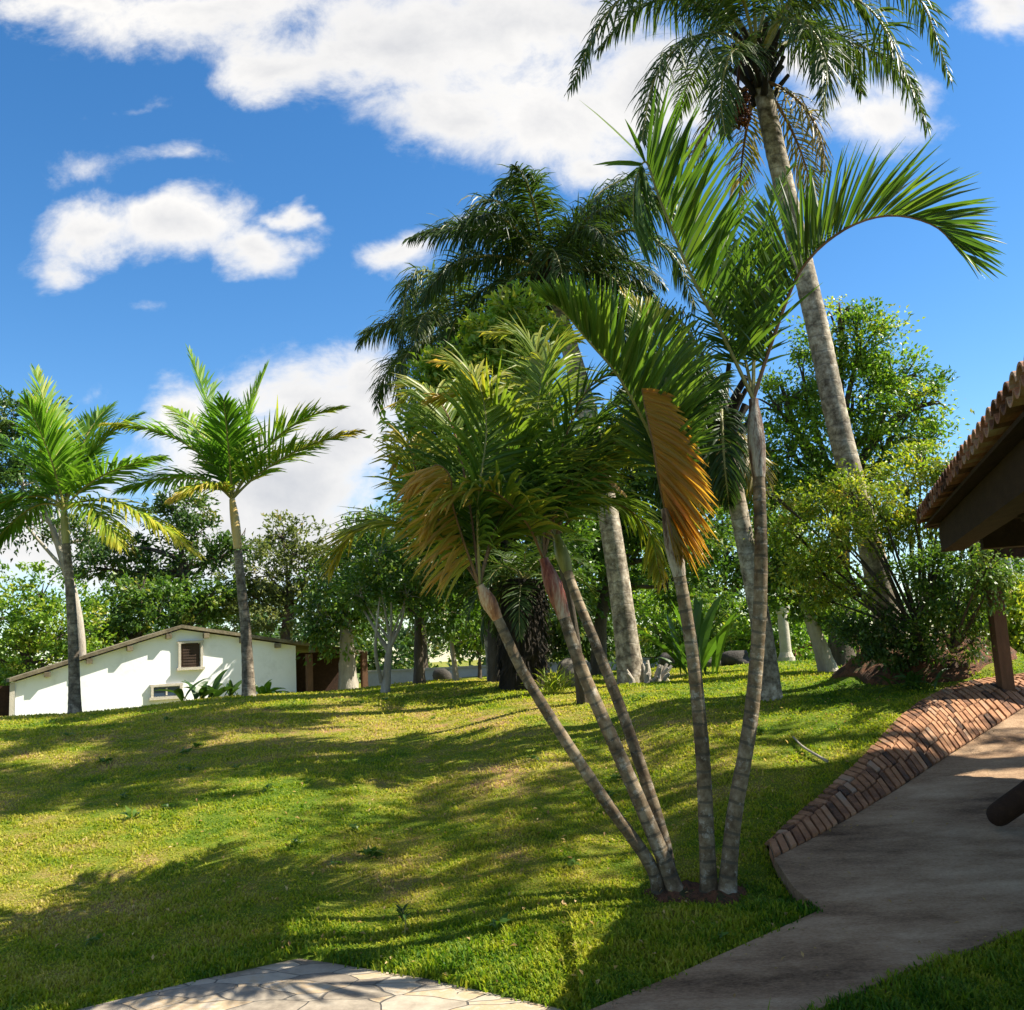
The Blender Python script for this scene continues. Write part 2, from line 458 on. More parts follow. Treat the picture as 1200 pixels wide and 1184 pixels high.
def mat_flag():
    m, nt, N, L = new_mat("flagstone")
    out = N('ShaderNodeOutputMaterial')
    tc = N('ShaderNodeTexCoord')
    nw = N('ShaderNodeTexNoise'); nw.inputs['Scale'].default_value = 3; nw.inputs['Detail'].default_value = 2
    L(tc.outputs['Object'], nw.inputs['Vector'])
    wv = N('ShaderNodeVectorMath'); wv.operation = 'MULTIPLY_ADD'
    L(nw.outputs['Color'], wv.inputs[0]); wv.inputs[1].default_value = (.12, .12, 0); L(tc.outputs['Object'], wv.inputs[2])
    mp = N('ShaderNodeMapping'); mp.inputs['Scale'].default_value = (3.2, 6.0, 0); mp.inputs['Rotation'].default_value = (0, 0, .3)
    L(wv.outputs[0], mp.inputs[0])
    v1 = N('ShaderNodeTexVoronoi'); v1.feature = 'F1'; v1.inputs['Scale'].default_value = 1; L(mp.outputs[0], v1.inputs['Vector'])
    v2 = N('ShaderNodeTexVoronoi'); v2.feature = 'DISTANCE_TO_EDGE'; v2.inputs['Scale'].default_value = 1; L(mp.outputs[0], v2.inputs['Vector'])
    sc = N('ShaderNodeSeparateColor'); L(v1.outputs['Color'], sc.inputs[0])
    n = N('ShaderNodeTexNoise'); n.inputs['Scale'].default_value = 9; n.inputs['Detail'].default_value = 9; n.inputs['Roughness'].default_value = .7
    L(tc.outputs['Object'], n.inputs['Vector'])
    a = N('ShaderNodeMath'); a.operation = 'MULTIPLY_ADD'; L(n.outputs[0], a.inputs[0]); a.inputs[1].default_value = .9
    s = N('ShaderNodeMath'); s.operation = 'MULTIPLY_ADD'; L(sc.outputs[0], s.inputs[0]); s.inputs[1].default_value = .55; s.inputs[2].default_value = -.25
    L(s.outputs[0], a.inputs[2])
    r = ramp(N, [(.2, (.16, .13, .095)), (.4, (.28, .235, .175)), (.58, (.36, .31, .235)), (.72, (.35, .25, .14)), (.85, (.40, .35, .28))])
    L(a.outputs[0], r.inputs[0])
    j = N('ShaderNodeMapRange'); L(v2.outputs['Distance'], j.inputs[0]); j.inputs[1].default_value = .006; j.inputs[2].default_value = .022
    mx = N('ShaderNodeMix'); mx.data_type = 'RGBA'; L(j.outputs[0], mx.inputs['Factor'])
    mx.inputs['A'].default_value = (.10, .085, .065, 1); L(r.outputs[0], mx.inputs['B'])
    p = N('ShaderNodeBsdfPrincipled'); p.inputs['Roughness'].default_value = .75; L(mx.outputs['Result'], p.inputs['Base Color'])
    h = N('ShaderNodeMath'); h.operation = 'MULTIPLY_ADD'; L(n.outputs[0], h.inputs[0]); h.inputs[1].default_value = .35; L(j.outputs[0], h.inputs[2])
    bp = N('ShaderNodeBump'); bp.inputs['Strength'].default_value = .7; bp.inputs['Distance'].default_value = .012
    L(h.outputs[0], bp.inputs['Height']); L(bp.outputs[0], p.inputs['Normal'])
    L(p.outputs[0], out.inputs[0])
    return m


def mat_plain(name, col, rough=.6, spec=.4):
    m, nt, N, L = new_mat(name)
    out = N('ShaderNodeOutputMaterial'); p = N('ShaderNodeBsdfPrincipled')
    p.inputs['Base Color'].default_value = (*col, 1); p.inputs['Roughness'].default_value = rough; p.inputs['Specular IOR Level'].default_value = spec
    L(p.outputs[0], out.inputs[0])
    return m


M = {
    'lawn': mat_grass("lawn_soil", False), 'blades': mat_grass("grass_blades", True), 'flag': mat_flag(),
    'concrete': mat_rough("ramp_concrete", [(.30, (.10, .058, .03)), (.42, (.26, .16, .09)), (.53, (.39, .255, .15)), (.70, (.57, .41, .265))],
                          scale=1.5, scale2=75, rough=.95, bump=1.0, bdist=.018, stretch=(.6, 1.7, 1)),
    'brick': mat_rough("old_brick", [(.12, (.05, .03, .02)), (.32, (.16, .075, .04)), (.52, (.28, .135, .066)), (.75, (.36, .19, .10)), (.98, (.28, .2, .14))],
                       scale=9, rough=.9, bump=.6, tint_mix=.8, bdist=.01),
    'mortar': mat_rough("mortar", [(.2, (.05, .04, .032)), (.8, (.12, .095, .075))], scale=10),
    'soil': mat_rough("red_soil", [(.2, (.03, .018, .011)), (.42, (.075, .04, .02)), (.55, (.19, .075, .035)), (.64, (.06, .05, .018)), (.85, (.05, .07, .015))], scale=5, bump=.9, bdist=.06),
    'white': mat_rough("white_paint", [(.25, (.68, .69, .69)), (.45, (.82, .825, .83)), (.9, (.86, .865, .87))], scale=1.2, rough=.8, bump=.12, bdist=.01),
    'roofedge': mat_rough("fibre_roof", [(.3, (.08, .065, .042)), (.5, (.15, .125, .08)), (.7, (.24, .20, .13))], scale=3, rough=.9),
    'frame': mat_rough("window_wood", [(.1, (.38, .34, .27)), (.9, (.55, .50, .42))], scale=6),
    'shutter': mat_rough("brown_shutter", [(.1, (.035, .022, .015)), (.9, (.07, .045, .032))], scale=6),
    'glass': mat_plain("window_glass", (.03, .05, .09), .12, .6),
    'timber': mat_rough("dark_timber", [(.1, (.018, .008, .004)), (.5, (.032, .015, .008)), (.9, (.06, .03, .015))], scale=4, stretch=(4, 1, 4), rough=.85, bump=.4),
    'post': mat_rough("brown_post", [(.1, (.06, .028, .014)), (.5, (.11, .055, .028)), (.9, (.17, .09, .05))], scale=5, stretch=(3, 3, .6), rough=.7),
    'tile': mat_rough("roof_tile", [(.05, (.06, .032, .022)), (.4, (.19, .08, .045)), (.7, (.30, .135, .075)), (1, (.34, .24, .17))], scale=8, tint_mix=.8, bump=.4),
    'pale_trunk': mat_rough("pale_bark", [(.15, (.13, .11, .085)), (.5, (.30, .265, .21)), (.9, (.46, .42, .35))], scale=5, stretch=(1, 1, .35), bump=.8),
    'bark': mat_rough("brown_bark", [(.15, (.028, .022, .016)), (.5, (.085, .066, .046)), (.9, (.17, .14, .105))], scale=5, stretch=(2, 2, .4), bump=1, bdist=.03),
    'shag': mat_rough("shaggy_bark", [(.15, (.012, .010, .007)), (.5, (.032, .024, .015)), (.9, (.085, .06, .035))], scale=9, stretch=(2, 2, .4), bump=1, bdist=.05),
    'stone': mat_rough("garden_stone", [(.15, (.07, .062, .05)), (.5, (.18, .16, .13)), (.9, (.34, .31, .26))], scale=4, bump=.8, bdist=.03),
    'darkstone': mat_rough("dark_stone", [(.15, (.02, .018, .015)), (.9, (.08, .07, .06))], scale=5, bump=.8),
    'cream': mat_rough("cream_stone", [(.15, (.30, .27, .2)), (.9, (.55, .5, .4))], scale=5, bump=.4),
    'wallw': mat_rough("pale_wall", [(.15, (.36, .34, .30)), (.9, (.58, .55, .5))], scale=2, bump=.3),
    'redrail': mat_rough("red_rail", [(.15, (.17, .06, .04)), (.9, (.32, .14, .1))], scale=5),
    'metal': mat_rough("grey_metal", [(.15, (.25, .26, .27)), (.9, (.45, .46, .46))], scale=5, rough=.5),
    # palms
    'areca_stem': mat_ringed("ringed_stem", [(.3, (.055, .035, .018)), (.44, (.14, .095, .052)), (.56, (.235, .175, .105)), (.72, (.38, .315, .22))],
                             ring=.085, amount=.8, scale=11, thin=.76, lichen=.55),
    'queen_bark': mat_ringed("grey_palm_bark", [(.34, (.10, .075, .048)), (.45, (.24, .195, .135)), (.55, (.38, .32, .235)), (.66, (.55, .49, .39))],
                             ring=.17, amount=.5, scale=13, thin=.85, lichen=.5, ringcol=(.12, .1, .08)),
    'king_bark': mat_ringed("dark_palm_bark", [(.34, (.075, .055, .04)), (.48, (.18, .145, .105)), (.64, (.36, .30, .225))], ring=.14, amount=.6, scale=12, lichen=.25),
    'shaft_orange': mat_rough("orange_crownshaft", [(.32, (.16, .06, .03)), (.44, (.36, .16, .07)), (.54, (.48, .33, .2)), (.68, (.58, .5, .38))], scale=3.5, stretch=(3, 3, .5), rough=.45, bump=.2),
    'shaft_red': mat_rough("reddish_crownshaft", [(.33, (.07, .018, .012)), (.45, (.22, .06, .035)), (.55, (.30, .16, .10)), (.68, (.44, .36, .27))], scale=3.5, stretch=(3, 3, .5), rough=.45, bump=.2),
    'shaft_pale': mat_rough("pale_crownshaft", [(.34, (.05, .022, .015)), (.43, (.15, .09, .06)), (.52, (.33, .28, .22)), (.68, (.46, .42, .35))], scale=6, stretch=(2.5, 2.5, .5), rough=.65, bump=.6),
    'shaft_green': mat_rough("olive_crownshaft", [(.2, (.10, .10, .02)), (.5, (.24, .23, .06)), (.85, (.45, .40, .18))], scale=3, stretch=(3, 3, .5), rough=.4, bump=.15),
    'shaft_yellow': mat_rough("golden_crownshaft", [(.2, (.30, .19, .05)), (.5, (.52, .36, .12)), (.85, (.62, .48, .22))], scale=3, stretch=(3, 3, .5), rough=.4, bump=.15),
    'rachis': mat_rough("leaf_stalk", [(.2, (.13, .13, .03)), (.5, (.22, .20, .06)), (.85, (.33, .27, .1))], scale=6, rough=.45, bump=.1),
    'rachis_brown': mat_rough("brown_leaf_stalk", [(.2, (.09, .045, .02)), (.5, (.17, .09, .04)), (.85, (.28, .17, .08))], scale=6, rough=.5, bump=.1),
    'areca_leaf': mat_leaf("areca_leaf", [(0, (.026, .06, .010)), (.3, (.062, .118, .017)), (.55, (.14, .195, .024)), (.75, (.28, .25, .028)), (.9, (.38, .21, .035)), (1, (.44, .26, .07))],
                           trans=.42, rough=.4, spec=.3),
    'gold_leaf': mat_leaf("withered_leaf", [(0, (.22, .15, .02)), (.4, (.38, .22, .035)), (.7, (.38, .17, .03)), (1, (.42, .25, .08))], trans=.45, rough=.5),
    'tan_leaf': mat_leaf("dry_leaf", [(0, (.22, .13, .05)), (.5, (.4, .26, .11)), (1, (.55, .40, .2))], trans=.3, rough=.6),
    'queen_leaf': mat_leaf("queen_palm_leaf", [(0, (.022, .045, .010)), (.4, (.05, .085, .016)), (.7, (.11, .14, .024)), (.9, (.22, .17, .045)), (1, (.28, .20, .10))], trans=.3, rough=.45, spec=.25),
    'king_leaf': mat_leaf("king_palm_leaf", [(0, (.04, .10, .012)), (.4, (.09, .19, .018)), (.65, (.17, .28, .03)), (.8, (.42, .37, .04)), (1, (.46, .32, .11))], trans=.45, rough=.48, spec=.22),
    'fruit': mat_rough("palm_fruit", [(.2, (.05, .018, .01)), (.8, (.16, .05, .025))], scale=12, rough=.5, tint_mix=.6),
    # broad leaves
    'leaf_bright': mat_leaf("bright_leaves", [(0, (.035, .085, .008)), (.45, (.115, .215, .018)), (.75, (.22, .30, .028)), (1, (.36, .35, .05))], trans=.4),
    'leaf_mid': mat_leaf("green_leaves", [(0, (.024, .058, .008)), (.5, (.072, .145, .017)), (.85, (.15, .21, .026)), (1, (.26, .25, .05))], trans=.36),
    'leaf_dark': mat_leaf("dark_leaves", [(0, (.018, .042, .008)), (.5, (.045, .095, .015)), (.85, (.09, .14, .022)), (1, (.16, .15, .04))], trans=.3),
    'leaf_yellow': mat_leaf("yellowish_leaves", [(0, (.06, .11, .01)), (.4, (.17, .24, .02)), (.75, (.33, .32, .035)), (1, (.44, .24, .05))], trans=.42),
    'leaf_olive': mat_leaf("olive_leaves", [(0, (.04, .055, .014)), (.5, (.10, .13, .03)), (.85, (.18, .19, .05)), (1, (.28, .2, .1))], trans=.34),
}

# ------------------------------------------------------------------ terrain


def smin(a, b, k):
    h = np.clip(.5 + .5 * (b - a) / k, 0, 1)
    return b * (1 - h) + a * h - k * h * (1 - h)


def smax(a, b, k): return -smin(-a, -b, k)


def lawn_h(x, y):
    x = np.asarray(x, float); y = np.asarray(y, float)
    y0 = 5.3 - .8 * sstep((x + 1.0) / 1.2)
    s = .145 + .055 * sstep((x - .6) / 1.2)
    lin = s * (y - y0) + .2 * sstep((x - 1.9) / 1.5) * sstep((y - 6) / 2.2)
    cap = 1.2 - .16 * sstep((-x - 3.5) / 5) - .3 * sstep((y - 15) / 9) * sstep((-x - 1) / 4) - .2 * sstep((y - 16) / 14)
    z = smin(lin, cap, .4)
    z = smax(z, 0 * z, .12) - .03
    z = z + sstep((y - 6) / 3) * .02 * (np.sin(x * 1.7 + y * .6) + np.sin(y * 1.3 - x * .9))
    mound = np.exp(-(((x - 4.45) / 1.05) ** 2 + ((y - 10.6) / .85) ** 2) ** 2)
    return z + .26 * mound


def ramp_h(x, y):
    y = np.asarray(y, float)
    return smin(smax(.2 * (y - 4.4), 0 * y, .15), 0 * y + 1.12, .2)


def hit(u, v, hf, d0=2.5, d1=60):
    r = ray(u, v); prev = d0
    for d in np.arange(d0, d1, .05):
        p = EYE + r * d
        if p[2] < hf(p[0], p[1]):
            a, b = prev, d
            for _ in range(25):
                c = (a + b) / 2; q = EYE + r * c
                if q[2] < hf(q[0], q[1]): b = c
                else: a = c
            q = EYE + r * b
            return np.array([q[0], q[1], float(hf(q[0], q[1]))])
        prev = d
    q = EYE + r * d1
    return np.array([q[0], q[1], float(hf(q[0], q[1]))])


def on_lawn(x, y): return np.array([x, y, float(lawn_h(x, y))])


def ground(u, d):
    """foot of something that stands d metres ahead on the sight line u"""
    v = 800
    for _ in range(8):
        p = P(u, v, d)
        z = float(lawn_h(p[0], p[1]))
        v += (p[2] - z) * FPX / d
    return np.array([p[0], p[1], z])


def inside(poly, x, y):
    x = np.asarray(x); y = np.asarray(y); r = np.zeros(x.shape, bool)
    n = len(poly)
    for i in range(n):
        (x1, y1), (x2, y2) = poly[i][:2], poly[(i + 1) % n][:2]
        c = ((y1 > y) != (y2 > y)) & (x < (x2 - x1) * (y - y1) / (y2 - y1 + 1e-12) + x1)
        r ^= c
    return r


BANK = [((897, 992), (907, 1006)), ((925, 965), (948, 985)), ((960, 935), (992, 961)), ((1010, 890), (1050, 926)), ((1060, 838), (1108, 888)),
        ((1105, 810), (1155, 858)), ((1150, 797), (1203, 828)), ((1195, 792), (1260, 795))]
bank_top = np.array([hit(*a, lawn_h) for a, b in BANK])
bank_low = np.array([hit(*b, ramp_h) for a, b in BANK])
zero = lambda x, y: 0 * np.asarray(x, float)
ramp_left = [hit(u, v, ramp_h) for u, v in ((560, 1250), (690, 1184), (830, 1125), (962, 1066), (930, 1040), (907, 1006))] + list(bank_low[1:])
ramp_right = [hit(u, v, ramp_h) for u, v in ((800, 1250), (940, 1190), (1060, 1137), (1200, 1088), (1330, 1060))]
ramp_poly = np.array(ramp_left + [np.array([7.5, 10.5, 1.1]), np.array([7.5, 6.2, .4])] + ramp_right[::-1])
patio_poly = np.array([hit(u, v, zero) for u, v in ((-60, 1225), (100, 1184), (230, 1152), (350, 1126), (380, 1130), (500, 1150), (650, 1184), (700, 1200))]
                      + [np.array([.25, 3.0, 0]), np.array([-3.5, 3.0, 0])])
bank_poly = np.vstack([bank_top, bank_low[::-1]])


def build_ground():
    xs = np.concatenate([np.linspace(-260, -14, 30), np.arange(-13.5, -7, .35), np.arange(-7, 7.5, .09), np.arange(7.6, 14, .35), np.linspace(14.5, 260, 30)])
    ys = np.concatenate([np.linspace(-30, 2.5, 12), np.arange(2.6, 13, .09), np.arange(13.2, 34, .35), np.linspace(35, 420, 34)])
    X, Y = np.meshgrid(xs, ys)
    Z = lawn_h(X, Y)
    R = ramp_h(X, Y)
    ir = inside(ramp_poly, X, Y)
    Z = np.where(ir, np.minimum(Z, R) - .05, Z)
    # keep the verge by the ramp level with it
    near = (X > .2) & (X < 3.0) & (Y < 5.6) & (Y > 3) & ~ir
    Z = np.where(near, R - .012, Z)
    right = (X > 2.0) & (Y < 7.2) & (Y > 2.5) & ~ir & (Y < R * 0 + 7.2) & inside(np.array([r[:2] for r in ramp_right] + [[9, 6.2], [9, 2], [1, 2]]), X, Y)
    Z = np.where(right, R - .012, Z)
    Z = np.where(inside(bank_poly, X, Y), np.minimum(Z, R) - .08, Z)
    Z = np.where(inside(patio_poly, X, Y), -.06, Z)
    Z = Z - 1.5 * sstep((Y - 60) / 200)
    k = len(xs)
    i, j = np.meshgrid(np.arange(len(ys) - 1), np.arange(k - 1), indexing='ij')
    q = np.stack([i * k + j, i * k + j + 1, (i + 1) * k + j + 1, (i + 1) * k + j], -1).reshape(-1, 4)
    o = MB().add(np.stack([X, Y, Z], -1), q).build('lawn', M['lawn'], smooth=True)
    tag(o, kind='structure')

    def zfun(x, y):
        z = lawn_h(x, y); r = ramp_h(x, y)
        nr = (x > .2) & (x < 3.0) & (y < 5.6) & (y > 3)
        z = np.where(nr, r - .012, z)
        rr = (x > 2.0) & (y < 7.2) & inside(np.array([q_[:2] for q_ in ramp_right] + [[9, 6.2], [9, 2], [1, 2]]), x, y)
        return np.where(rr, r - .012, z)
    return zfun


lawn_z = build_ground()


def sheet(name, poly, hf, dz, mat, step, thick=.08):
    """a paved sheet: fine grid of cells clipped to the outline, with a skirt along the outline"""
    poly = np.asarray(poly, float)
    b = []
    n = len(poly)
    for i in range(n):
        a, c = poly[i], poly[(i + 1) % n]
        k = max(1, int(np.linalg.norm(c[:2] - a[:2]) / step))
        for t in range(k): b.append(a[:2] + (c[:2] - a[:2]) * t / k)
    b = np.array(b)
    import mathutils
    lo, hi = b.min(0), b.max(0)
    gx, gy = np.meshgrid(np.arange(lo[0], hi[0], step), np.arange(lo[1], hi[1], step))
    g = np.stack([gx.ravel(), gy.ravel()], 1)
    ins = inside(b, g[:, 0], g[:, 1])
    g = g[ins]
    dist = np.min(np.linalg.norm(g[:, None] - b[None], axis=2), axis=1)
    g = g[dist > step * .45]
    allp = [Vector(p) for p in np.vstack([b, g])]
    edges = [(i, (i + 1) % len(b)) for i in range(len(b))]
    vs, es, fs, *_ = mathutils.geometry.delaunay_2d_cdt(allp, edges, [], 1, 1e-5)
    v = np.array([[p.x, p.y] for p in vs])
    z = hf(v[:, 0], v[:, 1]) + dz
    mb = MB()
    tri = np.array([f for f in fs if len(f) == 3])
    mb.add(np.column_stack([v, z]), tri)
    bz = hf(b[:, 0], b[:, 1]) + dz
    k = len(b)
    mb.add(np.vstack([np.column_stack([b, bz]), np.column_stack([b, bz - thick])]), [[i, (i + 1) % k, k + (i + 1) % k, k + i] for i in range(k)])
    return tag(mb.build(name, mat), kind='structure')


sheet('path', ramp_poly, ramp_h, .0, M['concrete'], .16)
sheet('patio', patio_poly, lambda x, y: 0 * x, .012, M['flag'], .2)


def soil_mound():
    n, k = 220, 60
    a = np.linspace(0, 2 * math.pi, n, endpoint=False); f = np.linspace(0, 1, k)
    A, Fr = np.meshgrid(a, f)
    wob = 1 + .08 * np.sin(3 * A + 1) + .05 * np.sin(7 * A)
    x = 4.25 + .95 * Fr * np.cos(A) * wob; y = 10.5 + .8 * Fr * np.sin(A) * wob
    z = lawn_h(x, y) + .07 * (1 - Fr ** 3) + .10 * np.sqrt(np.clip(1 - Fr, 0, 1)) * (1 + .3 * np.sin(9 * x + 5 * y) * np.sin(8 * y - 3 * x)) - .03 * (Fr > .97) + (1 - Fr ** 6) * .022 * (np.sin(21 * x + 3 * np.sin(13 * y)) * np.sin(19 * y + 2 * np.sin(17 * x)) + .6 * np.sin(43 * x) * np.sin(39 * y))
    i, j = np.meshgrid(np.arange(k - 1), np.arange(n), indexing='ij')
    q = np.stack([i * n + j, i * n + (j + 1) % n, (i + 1) * n + (j + 1) % n, (i + 1) * n + j], -1).reshape(-1, 4)
    tag(MB().add(np.stack([x, y, z], -1), q).build('soil_mound', M['soil'], smooth=True), kind='structure')


soil_mound()


# grass blades: shorter and sparser with distance from the paving
def build_grass():
    r = np.random.default_rng(5)
    n = 620000
    t = r.random(n)
    a, b, e = 3.6, 24.0, -.75                                     # density falls off up the bank
    y = (a ** e + t * (b ** e - a ** e)) ** (1 / e)
    x = (r.random(n) * 2 - 1) * (.62 * y + 1.0)
    ok = ~inside(patio_poly, x, y) & ~inside(ramp_poly, x, y) & ~inside(bank_poly, x, y)
    ok &= (((x - 4.25) / .9) ** 2 + ((y - 10.5) / .75) ** 2 > 1)
    x, y = x[ok], y[ok]
    # thin, worn patches
    w = np.sin(x * 2.1 + 1.3 * np.sin(y * 1.7)) * np.sin(y * 2.3 + 1.1 * np.sin(x * 1.9)) + .5 * np.sin(x * 5.3 + y * 4.1)
    keep = r.random(len(x)) < np.clip(1.15 - .5 * np.clip(w - .3, 0, 1), .3, 1)
    x, y = x[keep], y[keep]; n = len(x)
    x = x + r.normal(0, .022, n); y = y + r.normal(0, .022, n)
    z = lawn_z(x, y)
    lush = 1 - .45 * sstep((y - 5.0) / 1.6)
    cl = np.sin(x * 7.1 + 2 * np.sin(y * 5.3)) * np.sin(y * 8.7 + 2 * np.sin(x * 4.1))
    h = (.022 + .034 * r.random(n)) * (.85 + .4 * np.clip(cl, -.8, 1)) * np.where(r.random(n) < .004, 2.2, 1) * lush * (1 + .02 * y) * np.where(y > 12, 1.2, 1)
    w = (.0032 + .0028 * r.random(n)) * (1 + .16 * (y - 4))
    az = r.random(n) * 2 * math.pi
    lean = .25 + .75 * r.random(n)
    dx, dy = np.cos(az), np.sin(az)
    base = np.stack([x, y, z - .006], 1)
    side = np.stack([-dy, dx, 0 * x], 1) * w[:, None]
    mid = base + np.stack([dx * lean * h * .35, dy * lean * h * .35, h * .6], 1)
    tip = base + np.stack([dx * lean * h * 1.0, dy * lean * h * 1.0, h * (1.05 - .35 * lean)], 1)
    v = np.stack([base - side, base + side, mid + side * .7, mid - side * .7, tip], 1)
    i = np.arange(n) * 5
    mb = MB()
    tint = np.clip(r.normal(.5, .25, n), 0, 1)
    mb.add(v, np.stack([i, i + 1, i + 2, i + 3], 1), 0, tint)
    mb.f.append(np.stack([i + 3, i + 2, i + 4], 1)); mb.m.append(np.zeros(n, int)); mb.t.append(tint)
    tag(mb.build('grass', M['blades']), kind='stuff')


build_grass()


# ------------------------------------------------------------------ brick bank
def brick_bank():
    r = np.random.default_rng(11)
    n = 260
    top = catmull(bank_top, n); low = catmull(bank_low, n)
    s = np.concatenate([[0], np.cumsum(np.linalg.norm(np.diff(.5 * (top + low), axis=0), axis=1))])
    root = thing('brick_edging', 'sloping band of old bricks along the concrete ramp', 'brick edging', bank_low[0])
    mb = MB(); bed = MB()
    pos = 0.0
    while pos < s[-1] - .08:
        w = .08 + .012 * r.random()
        i0, i1 = np.interp([pos + .010, pos + w - .010], s, np.arange(n))
        def pt(i, f):
            k = int(i); g = i - k; k2 = min(k + 1, n - 1)
            a = top[k] * (1 - g) + top[k2] * g; b = low[k] * (1 - g) + low[k2] * g
            m = a * (1 - f) + b * f
            m = m + np.array([0, 0, .05 * math.sin(math.pi * min(1, f))])
            return m
        length = np.linalg.norm(pt(i0, 0) - pt(i0, 1))
        k = max(1, int(round(length / .21)))
        offs = (r.random() - .5) * .5 / k if k > 1 else 0
        cuts = [-.03] + [min(.97, max(.03, (j + 1) / k + offs)) for j in range(k - 1)] + [1.0]
        
        for f0, f1 in zip(cuts[:-1], cuts[1:]):
            g = .006 / max(length, .1)
            q = [pt(i0, f0 + g), pt(i1, f0 + g), pt(i1, f1 - g), pt(i0, f1 - g)]
            nrm = np.cross(q[1] - q[0], q[3] - q[0]); nrm /= np.linalg.norm(nrm) + 1e-9
            if nrm[2] < 0: nrm = -nrm
            up = nrm * (.012 + .008 * r.random())
            q = [p_ + r.normal(0, .0015, 3) for p_ in q]
            c = sum(q) / 4
            topq = [p_ + up + (c - p_) * .07 for p_ in q]
            ti = np.clip(r.normal(.5, .24), 0, 1)
            v = np.array([p_ - nrm * .07 for p_ in q] + [p_ + up * .45 for p_ in q] + topq)
            f = [[0, 1, 5, 4], [1, 2, 6, 5], [2, 3, 7, 6], [3, 0, 4, 7], [4, 5, 9, 8], [5, 6, 10, 9], [6, 7, 11, 10], [7, 4, 8, 11], [8, 9, 10, 11]]
            mb.add(v, f, 0, ti)
        pos += w
    k = 80
    A = catmull(bank_top, k); B = catmull(bank_low, k)
    rows = [A * (1 - f) + B * f + np.array([0, 0, .05 * math.sin(math.pi * f) - .012]) for f in (-.03, .25, .5, .75, 1.0)]
    rows = [rows[0] - np.array([0, 0, .2])] + rows + [rows[-1] - np.array([0, 0, .15])]
    V = np.array(rows)
    i, j = np.meshgrid(np.arange(len(rows) - 1), np.arange(k - 1), indexing='ij')
    bed.add(V, np.stack([i * k + j, i * k + j + 1, (i + 1) * k + j + 1, (i + 1) * k + j], -1).reshape(-1, 4))
    bed.build('mortar_bed', M['mortar'], root)
    mb.build('brick_courses', M['brick'], root)


brick_bank()


